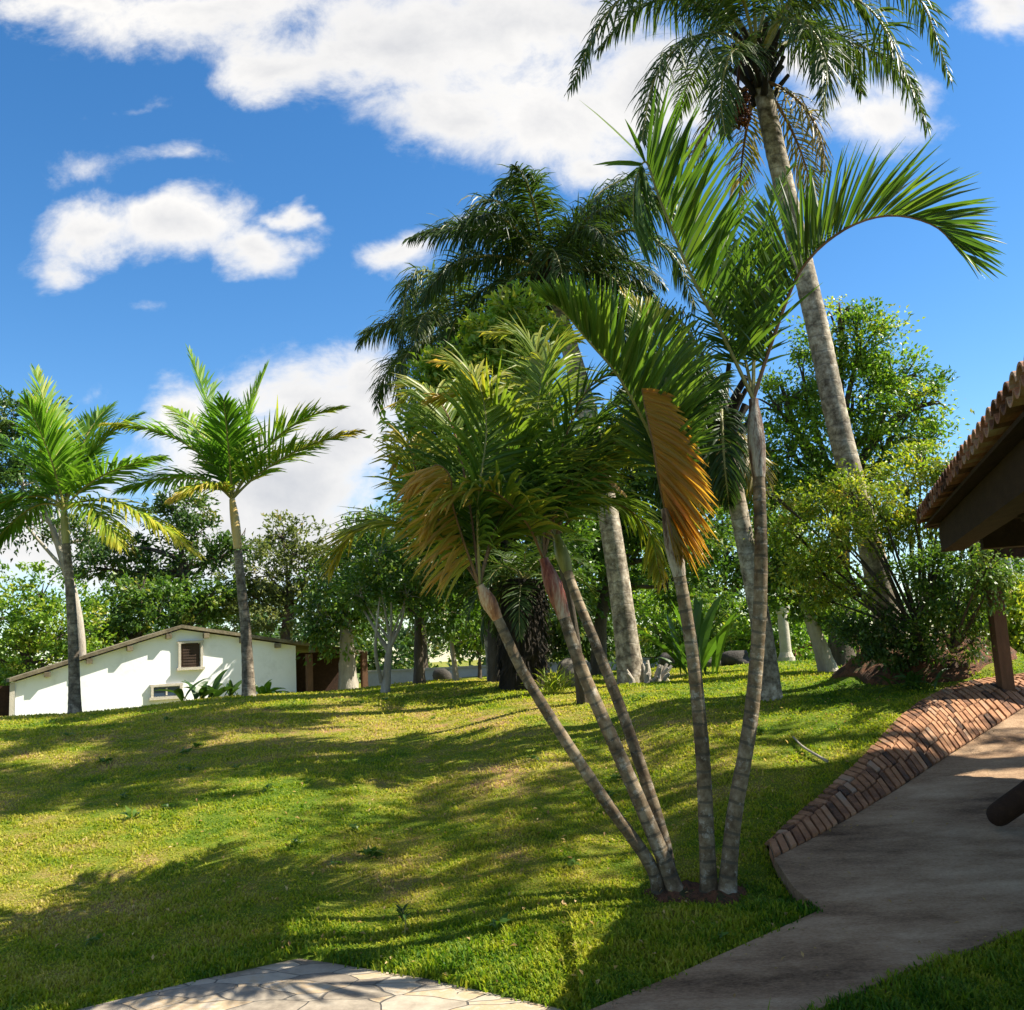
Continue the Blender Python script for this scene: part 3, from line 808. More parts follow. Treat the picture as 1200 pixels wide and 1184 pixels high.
# ------------------------------------------------------------------ white house
def house():
    A = P(18, 812, 21.0); B = P(347, 790, 25.6)                       # foot of the gable wall, two corners
    phi = math.radians(28)
    rb = ray(347, 790); tt = np.array([math.cos(phi), math.sin(phi)])
    k = np.linalg.solve(np.array([[rb[0], -tt[0]], [rb[1], -tt[1]]]), A[:2])
    B = np.array([*(rb[:2] * k[0]), 0.0])
    A[2] = B[2] = .35
    tdir = np.array([B[0] - A[0], B[1] - A[1], 0]); W = np.linalg.norm(tdir); tdir /= W
    nrm = np.array([tdir[1], -tdir[0], 0])                             # faces the garden
    up = np.array([0, 0, 1.0])

    def along(u):                                                      # where a sight line meets the gable plane, metres along it
        r = ray(u, 780); t = np.dot(A - EYE, nrm) / np.dot(r, nrm)
        return np.dot(EYE + r * t - A, tdir), t
    def on_wall(u, v):
        s, t = along(u); r = ray(u, v); t = np.dot(A - EYE, nrm) / np.dot(r, nrm)
        p = EYE + r * t
        return np.dot(p - A, tdir), p[2]
    zL = on_wall(18, 799)[1]; sR, zR = on_wall(212, 738)[0], on_wall(212, 738)[1]; zE = on_wall(345, 757)[1]
    root = thing('white_house', 'long white house with low gabled roof beyond the lawn', 'house', A)
    def w(s, z, n=0.0): return A + tdir * s + nrm * n + up * (z - A[2])
    D = 6.0
    back = -nrm * D
    MB().prism([w(0, A[2]), w(W, A[2]), w(W, zE), w(sR, zR), w(0, zL)], back).build('wall', M['white'], root)
    # roof: two slabs that overhang the gable, rafter ends below
    rf = MB(); th = .075
    oh = .17
    sl = (zR - zL) / sR; sr = (zE - zR) / (W - sR)
    e0 = -.12; e1 = W + 1.75
    pl = [w(e0, zL + e0 * sl + .03, oh), w(sR, zR + .03, oh), w(sR, zR + .03 + th, oh), w(e0, zL + e0 * sl + .03 + th, oh)]
    pr = [w(sR, zR + .03, oh), w(e1, zE + (e1 - W) * sr + .03, oh), w(e1, zE + (e1 - W) * sr + .03 + th, oh), w(sR, zR + .03 + th, oh)]
    rf.prism(pl, -nrm * (D + 2 * oh)); rf.prism(pr, -nrm * (D + 2 * oh))
    ro = rf.build('roof', M['roofedge'], root)
    for s in np.linspace(.6, W + 1.2, 9):
        z = (zL + s * sl if s < sR else zR + (s - sR) * sr) - .03
        c = w(s, z - .03, oh * .45)
        R = np.column_stack([tdir, nrm, up])
        MB().box(c, (.06, oh * .5, .055), R).build('rafter', M['roofedge'], ro)
    # window with a closed brown shutter, and the low window
    for (u0, v0, u1, v1), inner, nm in (((210, 753, 236, 783), 'shutter', 'a'), ((178, 804, 212, 817), 'glass', 'b')):
        s0, z1 = on_wall(u0, v0); s1, z0 = on_wall(u1, v1)
        s1b, _ = on_wall(u1, v0)
        cx, cz = (s0 + s1) / 2, (z0 + z1) / 2; hx, hz = abs(s1 - s0) / 2, abs(z1 - z0) / 2
        R = np.column_stack([tdir, nrm, up])
        fr = MB(); b = .045
        fr.box(w(cx, cz + hz, .02), (hx + b, .05, b * .6), R); fr.box(w(cx, cz - hz, .03), (hx + b * 1.4, .07, b * .7), R)
        fr.box(w(cx - hx, cz, .022), (b * .6, .048, hz - b * .61), R); fr.box(w(cx + hx, cz, .022), (b * .6, .048, hz - b * .61), R)
        win = MB().box(w(cx, cz, -.01), (hx - .04, .03, hz - .045), R).build('window', M[inner], root)
        fr.build('frame', M['frame'], win)
        if inner == 'shutter':
            sl_ = MB()
            for k in range(9): sl_.box(w(cx, cz - hz * .85 + k * hz * 1.7 / 8, .024), (hx - .075, .006, hz * .07), R)
            sl_.build('slat', M['shutter'], win)
        else:
            MB().box(w(cx, cz, .024), (.018, .008, hz - .06), R).build('mullion', M['frame'], win)
    # lean-to porch under the longer side of the roof
    pb = MB(); R = np.column_stack([tdir, nrm, up])
    pb.box(w(W + .86, 1.05, -1.2), (.84, .05, .85), R)
    pb.build('porch_wall', M['timber'], root)
    for s in (W + .25, W + 1.62):
        MB().box(w(s, 1.0, .25), (.07, .07, .85), R).build('porch_post', M['post'], root)
    # brown lean-to gate at the near corner
    MB().box(w(-.45, 1.0, -.1), (.42, .04, .5), R).build('side_gate', M['timber'], root)
    MB().box(w(-.06, 1.0, .02), (.05, .05, .55), R).build('corner_post', M['frame'], root)


house()


# ------------------------------------------------------------------ palms
def frond(mb, pts, leaf=.5, n=45, width=.035, ang=(68, 28), vee=25, droop=.35, plum=0.0, seg=4, hint=None, sides=(1, -1), tint=(.3, .55),
          tipt=None, rng=None, start=.16, rad=.012, fold=False, lean=None, jit=.12, twist=.25, nC=28, mleaf=0, mrach=1, basef=.5):
    """one feather leaf: an arching stalk with tapering leaflets along both of its sides"""
    C = catmull(pts, nC)
    k = len(C)
    mb.tube(C, np.linspace(rad, rad * .22, k), 5, mrach, .5, cap=False)
    s = np.concatenate([[0], np.cumsum(np.linalg.norm(np.diff(C, axis=0), axis=1))]); s /= s[-1]
    Tn = unit(np.gradient(C, axis=0))
    if hint is None:
        o = C[-1] - C[0]; o[2] = 0
        hint = np.array([0, 0, 1.0]) - .45 * o / (np.linalg.norm(o) + 1e-6)
    hint = np.asarray(hint, float)
    for sd in sides:
        t = np.clip(np.linspace(start, .995, n) + rng.normal(0, .25 / n, n), start * .9, 1)
        p = np.stack([np.interp(t, s, C[:, a]) for a in range(3)], 1)
        T = unit(np.stack([np.interp(t, s, Tn[:, a]) for a in range(3)], 1))
        Nn = unit(hint - (T @ hint)[:, None] * T)
        S = np.cross(T, Nn)
        f = (t - start) / (1 - start)
        Ln = leaf * (basef + (1 - basef) * np.sin(np.pi * np.clip(f * .9 + .18, 0, 1)) ** .8) * (1 - .45 * f ** 3) * (1 + rng.normal(0, .07, n))
        a = np.radians(ang[0] + (ang[1] - ang[0]) * f + rng.normal(0, 5, n))
        v = np.radians(vee + rng.normal(0, 6, n) + plum * rng.uniform(-1, 1, n))
        D = np.cos(a)[:, None] * T + np.sin(a)[:, None] * (sd * np.cos(v)[:, None] * S + np.sin(v)[:, None] * Nn)
        if lean is not None:
            ld = np.asarray(lean[0], float)
            if len(lean) > 2: ld = ld * (1 - f[:, None]) + np.asarray(lean[2], float) * f[:, None]
            D = unit(D * (1 - lean[1]) + ld * lean[1])
        D = unit(D + rng.normal(0, jit, (n, 3)) * .5)
        dr = droop * (1 + rng.normal(0, .3, n))
        pos = [p]; dirs = []
        cur = p
        for j in range(seg):
            g = dr * ((j + .6) / seg) ** 1.4
            Dj = unit(D + np.stack([0 * g, 0 * g, -g], 1) * 1.6)
            dirs.append(Dj)
            cur = cur + Dj * (Ln / seg)[:, None]
            pos.append(cur)
        dirs.append(dirs[-1])
        prof = np.interp(np.linspace(0, 1, seg + 1), [0, .18, .5, .8, 1], [.45, 1, .92, .55, .06])
        cols = []
        tw = rng.normal(0, twist, n)
        for j in range(seg + 1):
            Dj = dirs[j]
            Wv = unit(T - np.sum(T * Dj, 1)[:, None] * Dj)
            Nv = np.cross(Dj, Wv)
            Wv = Wv * np.cos(tw)[:, None] + Nv * np.sin(tw)[:, None]
            hw = width * .5 * prof[j] * (.75 + .25 * Ln / leaf)
            e = Wv * hw[:, None]
            if fold:
                Nf = np.cross(Dj, Wv) * (hw * .55)[:, None]
                cols.append(np.stack([pos[j] - e + Nf, pos[j], pos[j] + e + Nf], 1))
            else:
                cols.append(np.stack([pos[j] - e, pos[j] + e], 1))
        V = np.stack(cols, 1)                                            # n, seg+1, c, 3
        c = V.shape[2]
        ii, jj, cc = np.meshgrid(np.arange(n), np.arange(seg), np.arange(c - 1), indexing='ij')
        b = ii * (seg + 1) * c + jj * c + cc
        q = np.stack([b, b + 1, b + c + 1, b + c], -1).reshape(-1, 4)
        t0, t1 = tint
        tn = t0 + (t1 - t0) * rng.random(n)
        if tipt is not None: tn = tn + (tipt - tn) * np.clip((f - .35) / .65, 0, 1) * rng.uniform(.5, 1, n)
        tt = tn[:, None, None] + np.zeros((n, seg, c - 1))
        if tipt is not None: tt = tt + (np.arange(seg) / seg)[None, :, None] * .12
        mb.add(V, q, mleaf, np.clip(tt.ravel(), 0, 1))
    return mb


def bez(a, c, b, n=6):
    t = np.linspace(0, 1, n)[:, None]
    return (1 - t) ** 2 * a + 2 * t * (1 - t) * c + t ** 2 * b


def arch(base, az, el, length, drop, n=9, rng=None, curl=0.0):
    """a stalk that leaves at elevation el towards azimuth az and bends down under its weight"""
    pts = [np.array(base, float)]
    for i in range(n):
        f = i / n
        e = el - drop * f ** 1.15
        a = az + curl * f
        pts.append(pts[-1] + length / n * np.array([math.cos(e) * math.cos(a), math.cos(e) * math.sin(a), math.sin(e)]))
    return pts


def ringed_tube(mb, path, r0, r1, ring=.085, sides=12, swell=.06, flare=0.0, flare_len=.25, rng=None):
    L = np.sum(np.linalg.norm(np.diff(catmull(path, 60), axis=0), axis=1))
    n = max(20, int(L / ring * 4))
    C = catmull(path, n)
    h = np.linspace(0, L, n)
    r = r0 + (r1 - r0) * h / L
    ph = (h / ring) % 1
    r = r * (1 + swell * np.where(ph > .7, (ph - .7) / .3, 0) * 1.0 - swell * .3)
    r = r * (1 + flare * np.exp(-h / flare_len))
    mb.tube(C, r, sides, 0, .5, lump=.012, rng=rng)
    return C


RN = np.random.default_rng


def clump_palm():
    """the two clumps of ringed, leaning stems on the bank"""
    gA = hit(795, 1046, lawn_h); gB = hit(838, 1050, lawn_h)
    dA, dB = gA[1], gB[1]

    def stem(root, path, r0, r1, shaft_from, shaft_mat, seed, sr=None):
        rng = RN(seed)
        C = catmull(path, 80)
        k = int(80 * shaft_from)
        mb = MB()
        ringed_tube(mb, C[:k + 3], r0, r1, .085, 12, .035, .45, .12, rng)
        st = mb.build('stem', M['areca_stem'], root, smooth=True)
        S = C[k:]
        m = len(S); f = np.linspace(0, 1, m)
        rr = r1 * 1.04 + ((sr or r1) * 1.28 - r1 * 1.04) * np.sin(np.pi * np.clip(f * 1.1, 0, 1)) - .22 * r1 * f
        sh = MB().tube(S, rr, 12, 0, .5, lump=.02, rng=rng)
        # torn sheath edges at the foot of the shaft
        sh.build('crownshaft', M[shaft_mat], st, smooth=True)
        return st, C[-1]

    def fr(st, pts, mats, **k):
        mb = MB(); frond(mb, pts, **k)
        return mb.build('frond', [M[mats[0]], M[mats[1]]], st)

    rootA = thing('clumping_palm', 'clump of three slender ringed palm stems leaning over the lawn towards the white house', 'palm', gA, 'clumping palms on the bank')
    rootB = thing('clumping_palm', 'clump of two upright ringed palm stems, one with a withered golden frond', 'palm', gB, 'clumping palms on the bank')

    def px(lst, d0, d1):
        n = len(lst)
        return [P(u, v, d0 + (d1 - d0) * i / max(1, n - 1)) for i, (u, v) in enumerate(lst)]
    GA = ('areca_leaf', 'rachis'); GB = ('areca_leaf', 'rachis_brown')
    # --- clump A
    b = lambda dx, dy: on_lawn(gA[0] + dx, gA[1] + dy) - np.array([0, 0, .05])
    s1, c1 = stem(rootA, [b(-.10, .02)] + px([(760, 1010), (700, 925), (620, 800), (583, 725), (562, 686)], dA, dA - .1), .041, .031, .79, 'shaft_orange', 1, .040)
    s2, c2 = stem(rootA, [b(0, -.03)] + px([(775, 1000), (728, 890), (684, 790), (655, 705), (637, 655)], dA, dA + .1), .050, .038, .74, 'shaft_red', 2, .048)
    s3, c3 = stem(rootA, [b(-.03, .12)] + px([(778, 985), (738, 860), (700, 760), (672, 690), (652, 628)], dA + .1, dA + .45), .040, .031, .86, 'shaft_green', 3, .04)
    r = RN(31)
    d1 = c1[1]; d2 = c2[1]; d3 = c3[1]
    kw = dict(leaf=.54, n=66, width=.026, vee=16, droop=.42, fold=True, rng=r, rad=.010)
    # stem 1: golden curled frond and olive fronds drooping to the side
    fr(s1, [c1] + [P(u, v, d1 + e) for u, v, e in ((545, 640, -.05), (530, 590, -.15), (528, 560, -.25), (512, 545, -.3), (490, 560, -.3))], GB, **{**kw, 'leaf': .42, 'tint': (.68, .92), 'tipt': .97, 'droop': .5, 'n': 40, 'start': .15, 'width': .024, 'sides': (1, -1), 'lean': (unit(np.array([-.75, -.1, -.6])), .62), 'basef': .8})
    fr(s1, [c1] + [P(u, v, d1 + e) for u, v, e in ((530, 640, .2), (470, 615, .45), (415, 625, .6), (388, 665, .7))], GB, **{**kw, 'tint': (.35, .65), 'tipt': .8, 'droop': .6, 'leaf': .5})
    fr(s1, [c1] + [P(u, v, d1 + e) for u, v, e in ((550, 590, .1), (530, 500, .3), (500, 455, .5), (470, 470, .6))], GB, **{**kw, 'tint': (.2, .5), 'tipt': .8, 'droop': .5})
    fr(s1, [c1] + [P(u, v, d1 + e) for u, v, e in ((560, 590, -.1), (570, 500, -.1), (555, 440, 0), (520, 425, .1))], GA, **{**kw, 'tint': (.2, .5), 'tipt': .85})
    fr(s1, [c1] + [P(u, v, d1 + e) for u, v, e in ((520, 620, .1), (492, 570, .2), (478, 520, .3), (462, 545, .35))], GB, **{**kw, 'tint': (.35, .7), 'tipt': .85, 'droop': .6, 'leaf': .45})
    # stem 2: green fan and yellow-tipped uprights
    fr(s2, [c2] + [P(u, v, d2 + e) for u, v, e in ((640, 590, 0), (660, 520, -.05), (690, 455, -.1), (735, 430, -.1))], GB, **{**kw, 'leaf': .48, 'tint': (.15, .4), 'n': 44})
    fr(s2, [c2] + [P(u, v, d2 + e) for u, v, e in ((632, 570, .1), (630, 480, .2), (645, 415, .3), (690, 395, .35))], GA, **{**kw, 'tint': (.25, .55), 'tipt': .75})
    fr(s2, [c2] + [P(u, v, d2 + e) for u, v, e in ((620, 590, .0), (590, 510, -.1), (560, 465, -.2), (515, 465, -.3))], GA, **{**kw, 'tint': (.25, .5), 'tipt': .9, 'droop': .45})
    fr(s2, [c2] + [P(u, v, d2 + e) for u, v, e in ((615, 610, -.2), (575, 575, -.35), (530, 585, -.45), (500, 620, -.5))], GB, **{**kw, 'tint': (.4, .75), 'tipt': .9, 'droop': .7, 'leaf': .42})
    fr(s2, [c2] + [P(u, v, d2 + e) for u, v, e in ((645, 600, .1), (670, 570, .15), (700, 555, .2), (728, 575, .2))], ('tan_leaf', 'rachis_brown'), **{**kw, 'leaf': .24, 'n': 26, 'tint': (.3, .8), 'droop': .8, 'jit': .4})
    # stem 3
    fr(s3, [c3] + [P(u, v, d3 + e) for u, v, e in ((650, 560, .1), (645, 470, .2), (620, 400, .3), (575, 390, .4))], GA, **{**kw, 'tint': (.2, .5), 'tipt': .75})
    fr(s3, [c3] + [P(u, v, d3 + e) for u, v, e in ((662, 570, .1), (690, 510, .2), (735, 470, .3), (790, 490, .4))], GA, **{**kw, 'tint': (.2, .45), 'droop': .5})
    fr(s3, [c3] + [P(u, v, d3 + e) for u, v, e in ((680, 600, .2), (720, 590, .3), (760, 620, .4), (775, 680, .4))], GB, **{**kw, 'tint': (.3, .6), 'tipt': .85, 'droop': .7, 'leaf': .4})
    fr(s3, [c3] + [P(u, v, d3 + e) for u, v, e in ((630, 580, .3), (590, 530, .6), (540, 520, .8), (490, 560, .9))], GA, **{**kw, 'tint': (.3, .6), 'tipt': .8, 'droop': .5})
    for st_, c_, k_, sd_ in ((s1, c1, 3, .7), (s2, c2, 5, .5), (s3, c3, 5, .2)):
        for i in range(k_):
            az = sd_ + 1.7 * ((i * .618) % 1)
            pts = arch(c_, az, 1.25 - .35 * i / k_, 1.45 + .3 * r.random(), 1.35, rng=r, curl=r.normal(0, .25))
            fr(st_, pts, GA if i % 2 else GB, **{**kw, 'tint': (.1 + .25 * r.random(), .5 + .2 * r.random()), 'tipt': .6 if i % 3 else .85, 'droop': .55})
    # --- clump B
    b = lambda dx, dy: on_lawn(gB[0] + dx, gB[1] + dy) - np.array([0, 0, .05])
    s4, c4 = stem(rootB, [b(-.03, .03)] + px([(828, 980), (823, 880), (812, 770), (797, 680), (780, 596)], dB, dB - .05), .048, .037, .80, 'shaft_pale', 4, .043)
    s5, c5 = stem(rootB, [b(.055, -.02)] + px([(860, 960), (880, 840), (891, 700), (890, 580), (883, 468)], dB, dB + .05), .049, .037, .83, 'shaft_pale', 5, .045)
    d4, d5 = c4[1], c5[1]
    upr = np.array([.55, -.15, .8]); upl = np.array([-.5, -.15, .85])
    kw = dict(leaf=.68, n=70, width=.028, vee=56, droop=.16, fold=True, rng=r, rad=.014, jit=.07)
    fr(s5, [c5] + [P(u, v, d5 + e) for u, v, e in ((848, 395, -.05), (808, 318, -.15), (772, 230, -.25), (757, 190, -.3), (744, 215, -.35), (742, 262, -.35))], GA,
       **{**kw, 'hint': upr, 'tint': (.1, .42), 'n': 84, 'start': .12, 'basef': .8})
    fr(s5, [c5] + [P(u, v, d5 + e) for u, v, e in ((905, 400, .0), (938, 318, -.1), (985, 272, -.2), (1040, 253, -.25), (1095, 265, -.3), (1128, 300, -.3))], GB,
       **{**kw, 'hint': upl, 'tint': (.05, .45), 'n': 80, 'start': .12, 'leaf': .64, 'basef': .8})
    fr(s5, [c5] + [P(u, v, d5 + e) for u, v, e in ((884, 400, .1), (888, 330, .2), (900, 250, .3), (925, 200, .4))], GA, **{**kw, 'vee': 25, 'leaf': .4, 'n': 40, 'tint': (.2, .45)})
    fr(s5, [c5] + [P(u, v, d5 + e) for u, v, e in ((872, 415, .2), (852, 340, .45), (845, 270, .6))], GA, **{**kw, 'vee': 25, 'leaf': .36, 'n': 36, 'tint': (.1, .35)})
    fr(s4, [c4] + [P(u, v, d4 + e) for u, v, e in ((768, 525, 0), (728, 446, -.1), (690, 400, -.2), (660, 365, -.25), (640, 352, -.3))], GA,
       **{**kw, 'hint': np.array([.6, -.25, .75]), 'tint': (.25, .5), 'leaf': .62, 'n': 80})
    fr(s4, [c4] + [P(u, v, d4 + e) for u, v, e in ((775, 520, .1), (780, 450, .25), (765, 385, .4), (735, 350, .5))], GA, **{**kw, 'vee': 30, 'leaf': .42, 'tint': (.15, .4), 'tipt': .8})
    fr(s4, [c4] + [P(u, v, d4 + e) for u, v, e in ((790, 530, .1), (815, 470, .3), (850, 440, .5))], GA, **{**kw, 'vee': 20, 'leaf': .36, 'tint': (.05, .3), 'droop': .4})
    # the withered golden frond: stalk snapped upright, its leaflets hanging to one side
    mb = MB()
    down = unit(np.array([.42, -.1, -.9]))
    frond(mb, [c4] + [P(u, v, d4 + e) for u, v, e in ((772, 560, -.1), (764, 515, -.16), (756, 478, -.2), (752, 456, -.22))], leaf=.50, n=80, width=.036, ang=(80, 60), vee=0, droop=.3,
          fold=True, rng=r, rad=.012, start=.02, sides=(1,), lean=(down, .95, unit(np.array([.96, -.12, -.22]))), tint=(.25, .7), jit=.05, twist=.15, basef=.75)
    frond(mb, [P(u, v, d4 + e) for u, v, e in ((780, 596, -.06), (786, 622, -.1), (789, 640, -.12))], leaf=.26, n=26, width=.03, ang=(50, 30), vee=0, droop=1.1,
          fold=True, rng=r, rad=.01, start=.02, sides=(1, -1), lean=(unit(np.array([.35, 0, -.9])), .85), tint=(0, .35), jit=.08)
    g = mb.build('frond', [M['gold_leaf'], M['rachis_brown']], s4)
    g['label'] = 'withered golden brown frond hanging folded'
    return gA, gB


gA, gB = clump_palm()


def king_palm(label, u, d, path, shaft_k, shaft_mat, fronds, r0, seed):
    base = ground(u, d)
    root = thing('king_palm', label, 'palm', base, 'feather palms in front of the white house')
    rng = RN(seed)
    C = catmull([base - np.array([0, 0, .1])] + [P(a, b, d) for a, b in path], 90)
    k = int(90 * shaft_k)
    mb = MB(); ringed_tube(mb, C[:k + 1:2], r0, r0 * .72, .14, 12, .03, .35, .3, rng)
    mb.build('trunk', M['king_bark'], root, smooth=True)
    S = C[k:]; f = np.linspace(0, 1, len(S))
    MB().tube(S, r0 * .72 * (1.02 + .3 * np.sin(np.pi * np.clip(f * .9, 0, 1)) - .42 * f), 12).build('crownshaft', M[shaft_mat], root, smooth=True)
    top = C[-1]
    for (cu, cv, tu, tv, de, t0, t1, tp, dr) in fronds:
        m = P(cu, cv, d + de * .5); e = P(tu, tv, d + de)
        pts = bez(top, m * 1.0, e, 8)
        L = np.linalg.norm(np.diff(np.array(pts), axis=0), axis=1).sum()
        f_ = MB()
        frond(f_, pts, leaf=.68 * min(1.1, L / 1.6), n=70, width=.046, ang=(62, 24), vee=18, droop=dr, seg=3, rng=rng, tint=(t0, t1), tipt=tp, rad=.025, start=.14, jit=.1)
        f_.build('frond', [M['king_leaf'], M['rachis']], root)


king_palm('green feather palm with a yellow drooping frond at the low end of the white house', 88, 15.6,
          [(86, 760), (82, 690), (78, 640), (75, 598)], .76, 'shaft_green',
          [(66, 520, 42, 436, .2, .5, .75, None, .1), (40, 520, -30, 505, .3, .2, .5, None, .35), 
           (98, 520, 160, 488, .4, .45, .7, None, .3), (95, 500, 128, 478, 1.0, .3, .6, None, .2), (105, 550, 188, 536, -.5, .35, .65, None, .4),
           (50, 560, -45, 610, -.4, .1, .4, None, .6), (45, 570, -10, 640, .6, .1, .35, None, .7), (125, 560, 230, 648, -.6, .6, .74, .76, .6),
           (110, 575, 142, 640, -.9, .52, .7, .76, .7),  (80, 540, 110, 520, 1.4, .2, .45, None, .3),
           (66, 540, 30, 470, -.8, .3, .5, None, .2)], .088, 51)
king_palm('feather palm with golden crownshaft standing before the shuttered window wall', 292, 16.2,
          [(288, 740), (282, 680), (277, 625), (272, 585)], .66, 'shaft_yellow',
          [(256, 500, 222, 413, .1, .3, .6, None, .12), (282, 500, 312, 432, .3, .5, .7, None, .15), (318, 490, 398, 478, -.2, .45, .72, .7, .25),
           (325, 525, 418, 506, -.4, .4, .7, 1.0, .3), (235, 500, 128, 497, -.4, .2, .5, .95, .45), (235, 540, 140, 575, .3, .3, .6, None, .5),
           
           (245, 500, 200, 478, 1.0, .55, .75, None, .3), (255, 555, 200, 585, -.8, .5, .85, .95, .7), (300, 530, 370, 520, .9, .6, .8, None, .4), 
           (268, 520, 262, 470, -.9, .15, .45, None, .25)], .095, 52)


def queen_palm(label, base, path, r0, r1, nf, L, seed, leaf=.5, extra=(), skip=None, el=(-.15, 1.35), drop=1.5, tint=(.1, .6), trunk_mat='queen_bark', fruit=False, dead=0,
               group='tall feather palms above the garden', npair=120, width=.022, azr=None):
    root = thing('queen_palm', label, 'palm', base, group)
    rng = RN(seed)
    C = catmull([base - np.array([0, 0, .15])] + list(path), 90)
    mb = MB(); ringed_tube(mb, C[::2], r0, r1, .17, 14, .02, .35, .35, rng)
    mb.build('trunk', M[trunk_mat], root, smooth=True)
    top = C[-1]
    # fibrous leaf bases round the top of the trunk
    boots = MB()
    for i in range(26):
        a = i * 2.4; h = -.55 + .6 * (i / 26)
        p0 = top + np.array([math.cos(a) * r1 * .75, math.sin(a) * r1 * .75, h])
        e = .9 + .25 * rng.random()
        p1 = p0 + .42 * np.array([math.cos(a) * math.cos(e), math.sin(a) * math.cos(e), math.sin(e)])
        boots.tube([p0, .5 * (p0 + p1) + [0, 0, .02], p1], [r1 * .42, r1 * .3, .025], 6, 0, rng.random())
    boots.build('leaf_base', M['shag'], root, smooth=True)
    kw = dict(leaf=leaf, n=npair, width=width, ang=(72, 34), vee=5, droop=1.15, plum=40, seg=4, rad=.026, start=.2, jit=.16, twist=.4, nC=24)
    for i in range(nf):
        f = (i + .5) / nf
        az = i * 2.39996 + rng.normal(0, .15) if azr is None else azr[0] + (azr[1] - azr[0]) * ((i * .618) % 1)
        e = el[1] + (el[0] - el[1]) * f
        pts = arch(top + np.array([0, 0, .1 * (1 - f)]), az, e, L * (.9 + .2 * rng.random()), drop * (.75 + .5 * f), rng=rng, curl=rng.normal(0, .2))
        mb = MB(); frond(mb, pts, rng=rng, tint=tint, **kw)
        mb.build('frond', [M['queen_leaf'], M['rachis']], root)
    for pts in extra:
        mb = MB(); frond(mb, [top] + pts, rng=rng, tint=tint, **kw)
        mb.build('frond', [M['queen_leaf'], M['rachis']], root)
    for i in range(dead):
        az = i * 2.39996 + .7
        pts = arch(top - np.array([0, 0, .25]), az, -.25 - .5 * rng.random(), L * .68, 1.1, rng=rng)
        mb = MB(); frond(mb, pts, rng=rng, tint=(.8, 1), **{**kw, 'leaf': leaf * .8, 'n': 60})
        o = mb.build('frond', [M['queen_leaf'], M['rachis_brown']], root); o['label'] = 'dry brown frond hanging along the trunk'
    if fruit:
        m = MB()
        c = P(866, 128, top[1] - .25)
        m.tube(catmull([top + np.array([-.05, -.1, .1]), .5 * (top + c) + np.array([-.1, -.1, .2]), c + np.array([0, 0, .2])], 10), .018, 6, 0, .2)
        for _ in range(420):
            q = c + np.clip(rng.normal(0, 1, 3), -1.5, 1.5) * np.array([.07, .07, .12])
            m.add(q + .022 * np.array([[1, 0, 0], [-1, 0, 0], [0, 1, 0], [0, -1, 0], [0, 0, 1], [0, 0, -1]]),
                  [[0, 2, 4], [2, 1, 4], [1, 3, 4], [3, 0, 4], [2, 0, 5], [1, 2, 5], [3, 1, 5], [0, 3, 5]], 0, rng.random())
        m.build('fruit_cluster', M['fruit'], root, smooth=True)
    return root, top


# tall palm on the soil mound
D = 10.6
q1 = ground(1052, D)
queen_palm('tallest palm with lichen-grey trunk leaning up from the red soil mound', q1,
           [P(1020, 640, D), P(985, 510, D), (P(957, 380, D)), P(925, 245, D), P(903, 150, D), P(888, 70, D)], .138, .108, 9, 2.5, 61, leaf=.56, el=(.6, 1.4), drop=1.35, fruit=True, dead=4,
           extra=[[P(840, -5, D), P(775, -28, D - .2), P(712, 15, D - .4), P(668, 105, D - .5)],
                  [P(850, 40, D - .3), P(805, 48, D - .8), P(768, 90, D - 1.1), P(752, 165, D - 1.2)],
                  [P(840, 20, D), P(800, 0, D + .4), P(745, 10, D + .8), P(700, 60, D + 1.0)],
                  [P(930, 20, D), P(985, -5, D - .2), P(1035, 30, D - .3), P(1088, 150, D - .4)],
                  [P(940, -10, D), P(1010, -40, D + .3), P(1075, -5, D + .5), P(1115, 95, D + .6)],
                  [P(912, 25, D - .5), P(945, 30, D - .9), P(968, 70, D - 1.1), P(965, 130, D - 1.2)],
                  [P(900, 50, D + .3), P(940, 35, D + .8), P(990, 60, D + 1.1), P(1010, 110, D + 1.2)],
                  [P(870, 60, D - .6), P(855, 65, D - 1.0), P(845, 110, D - 1.1), P(850, 160, D - 1.1)]])
# palms behind the clump
D = 13.0
q2 = ground(741, D)
queen_palm('dark plumed palm with smooth grey trunk and a stump at its foot', q2,
           [P(733, 740, D), P(722, 660, D), P(705, 560, D), P(680, 450, D), P(655, 370, D), P(640, 325, D)], .165, .11, 22, 2.05, 68, leaf=.6, el=(-.15, 1.15), drop=1.7, tint=(.0, .4),
           extra=[[P(690, 270, D), P(750, 235, D), P(800, 260, D), P(840, 320, D)], [P(680, 250, D + .5), P(720, 215, D + .8), P(765, 205, D + 1), P(800, 225, D + 1)],
                  [P(690, 290, D - .4), P(740, 270, D - .6), P(790, 300, D - .8), P(815, 360, D - .8)], [P(600, 250, D), P(570, 235, D), P(548, 260, D), P(540, 310, D)],
                  [P(625, 240, D), P(605, 210, D - .3), P(580, 225, D - .5)], [P(680, 270, D + 1), P(730, 245, D + 1.5), P(770, 280, D + 1.8)]])
D = 16.0
q3 = ground(585, D)
queen_palm('plumed palm with fronds drooping over the bright broadleaf crown', q3,
           [P(575, 720, D), P(562, 600, D), P(548, 480, D), P(535, 400, D)], .16, .12, 16, 2.0, 63, leaf=.62, el=(-.3, 1.0), drop=1.8, tint=(.15, .7),
           extra=[[P(510, 350, D), P(488, 340, D), P(472, 370, D), P(466, 430, D)], [P(515, 330, D - .4), P(495, 318, D - .6), P(478, 335, D - .7), P(470, 390, D - .7)]])
D = 10.2
q4 = ground(903, D)
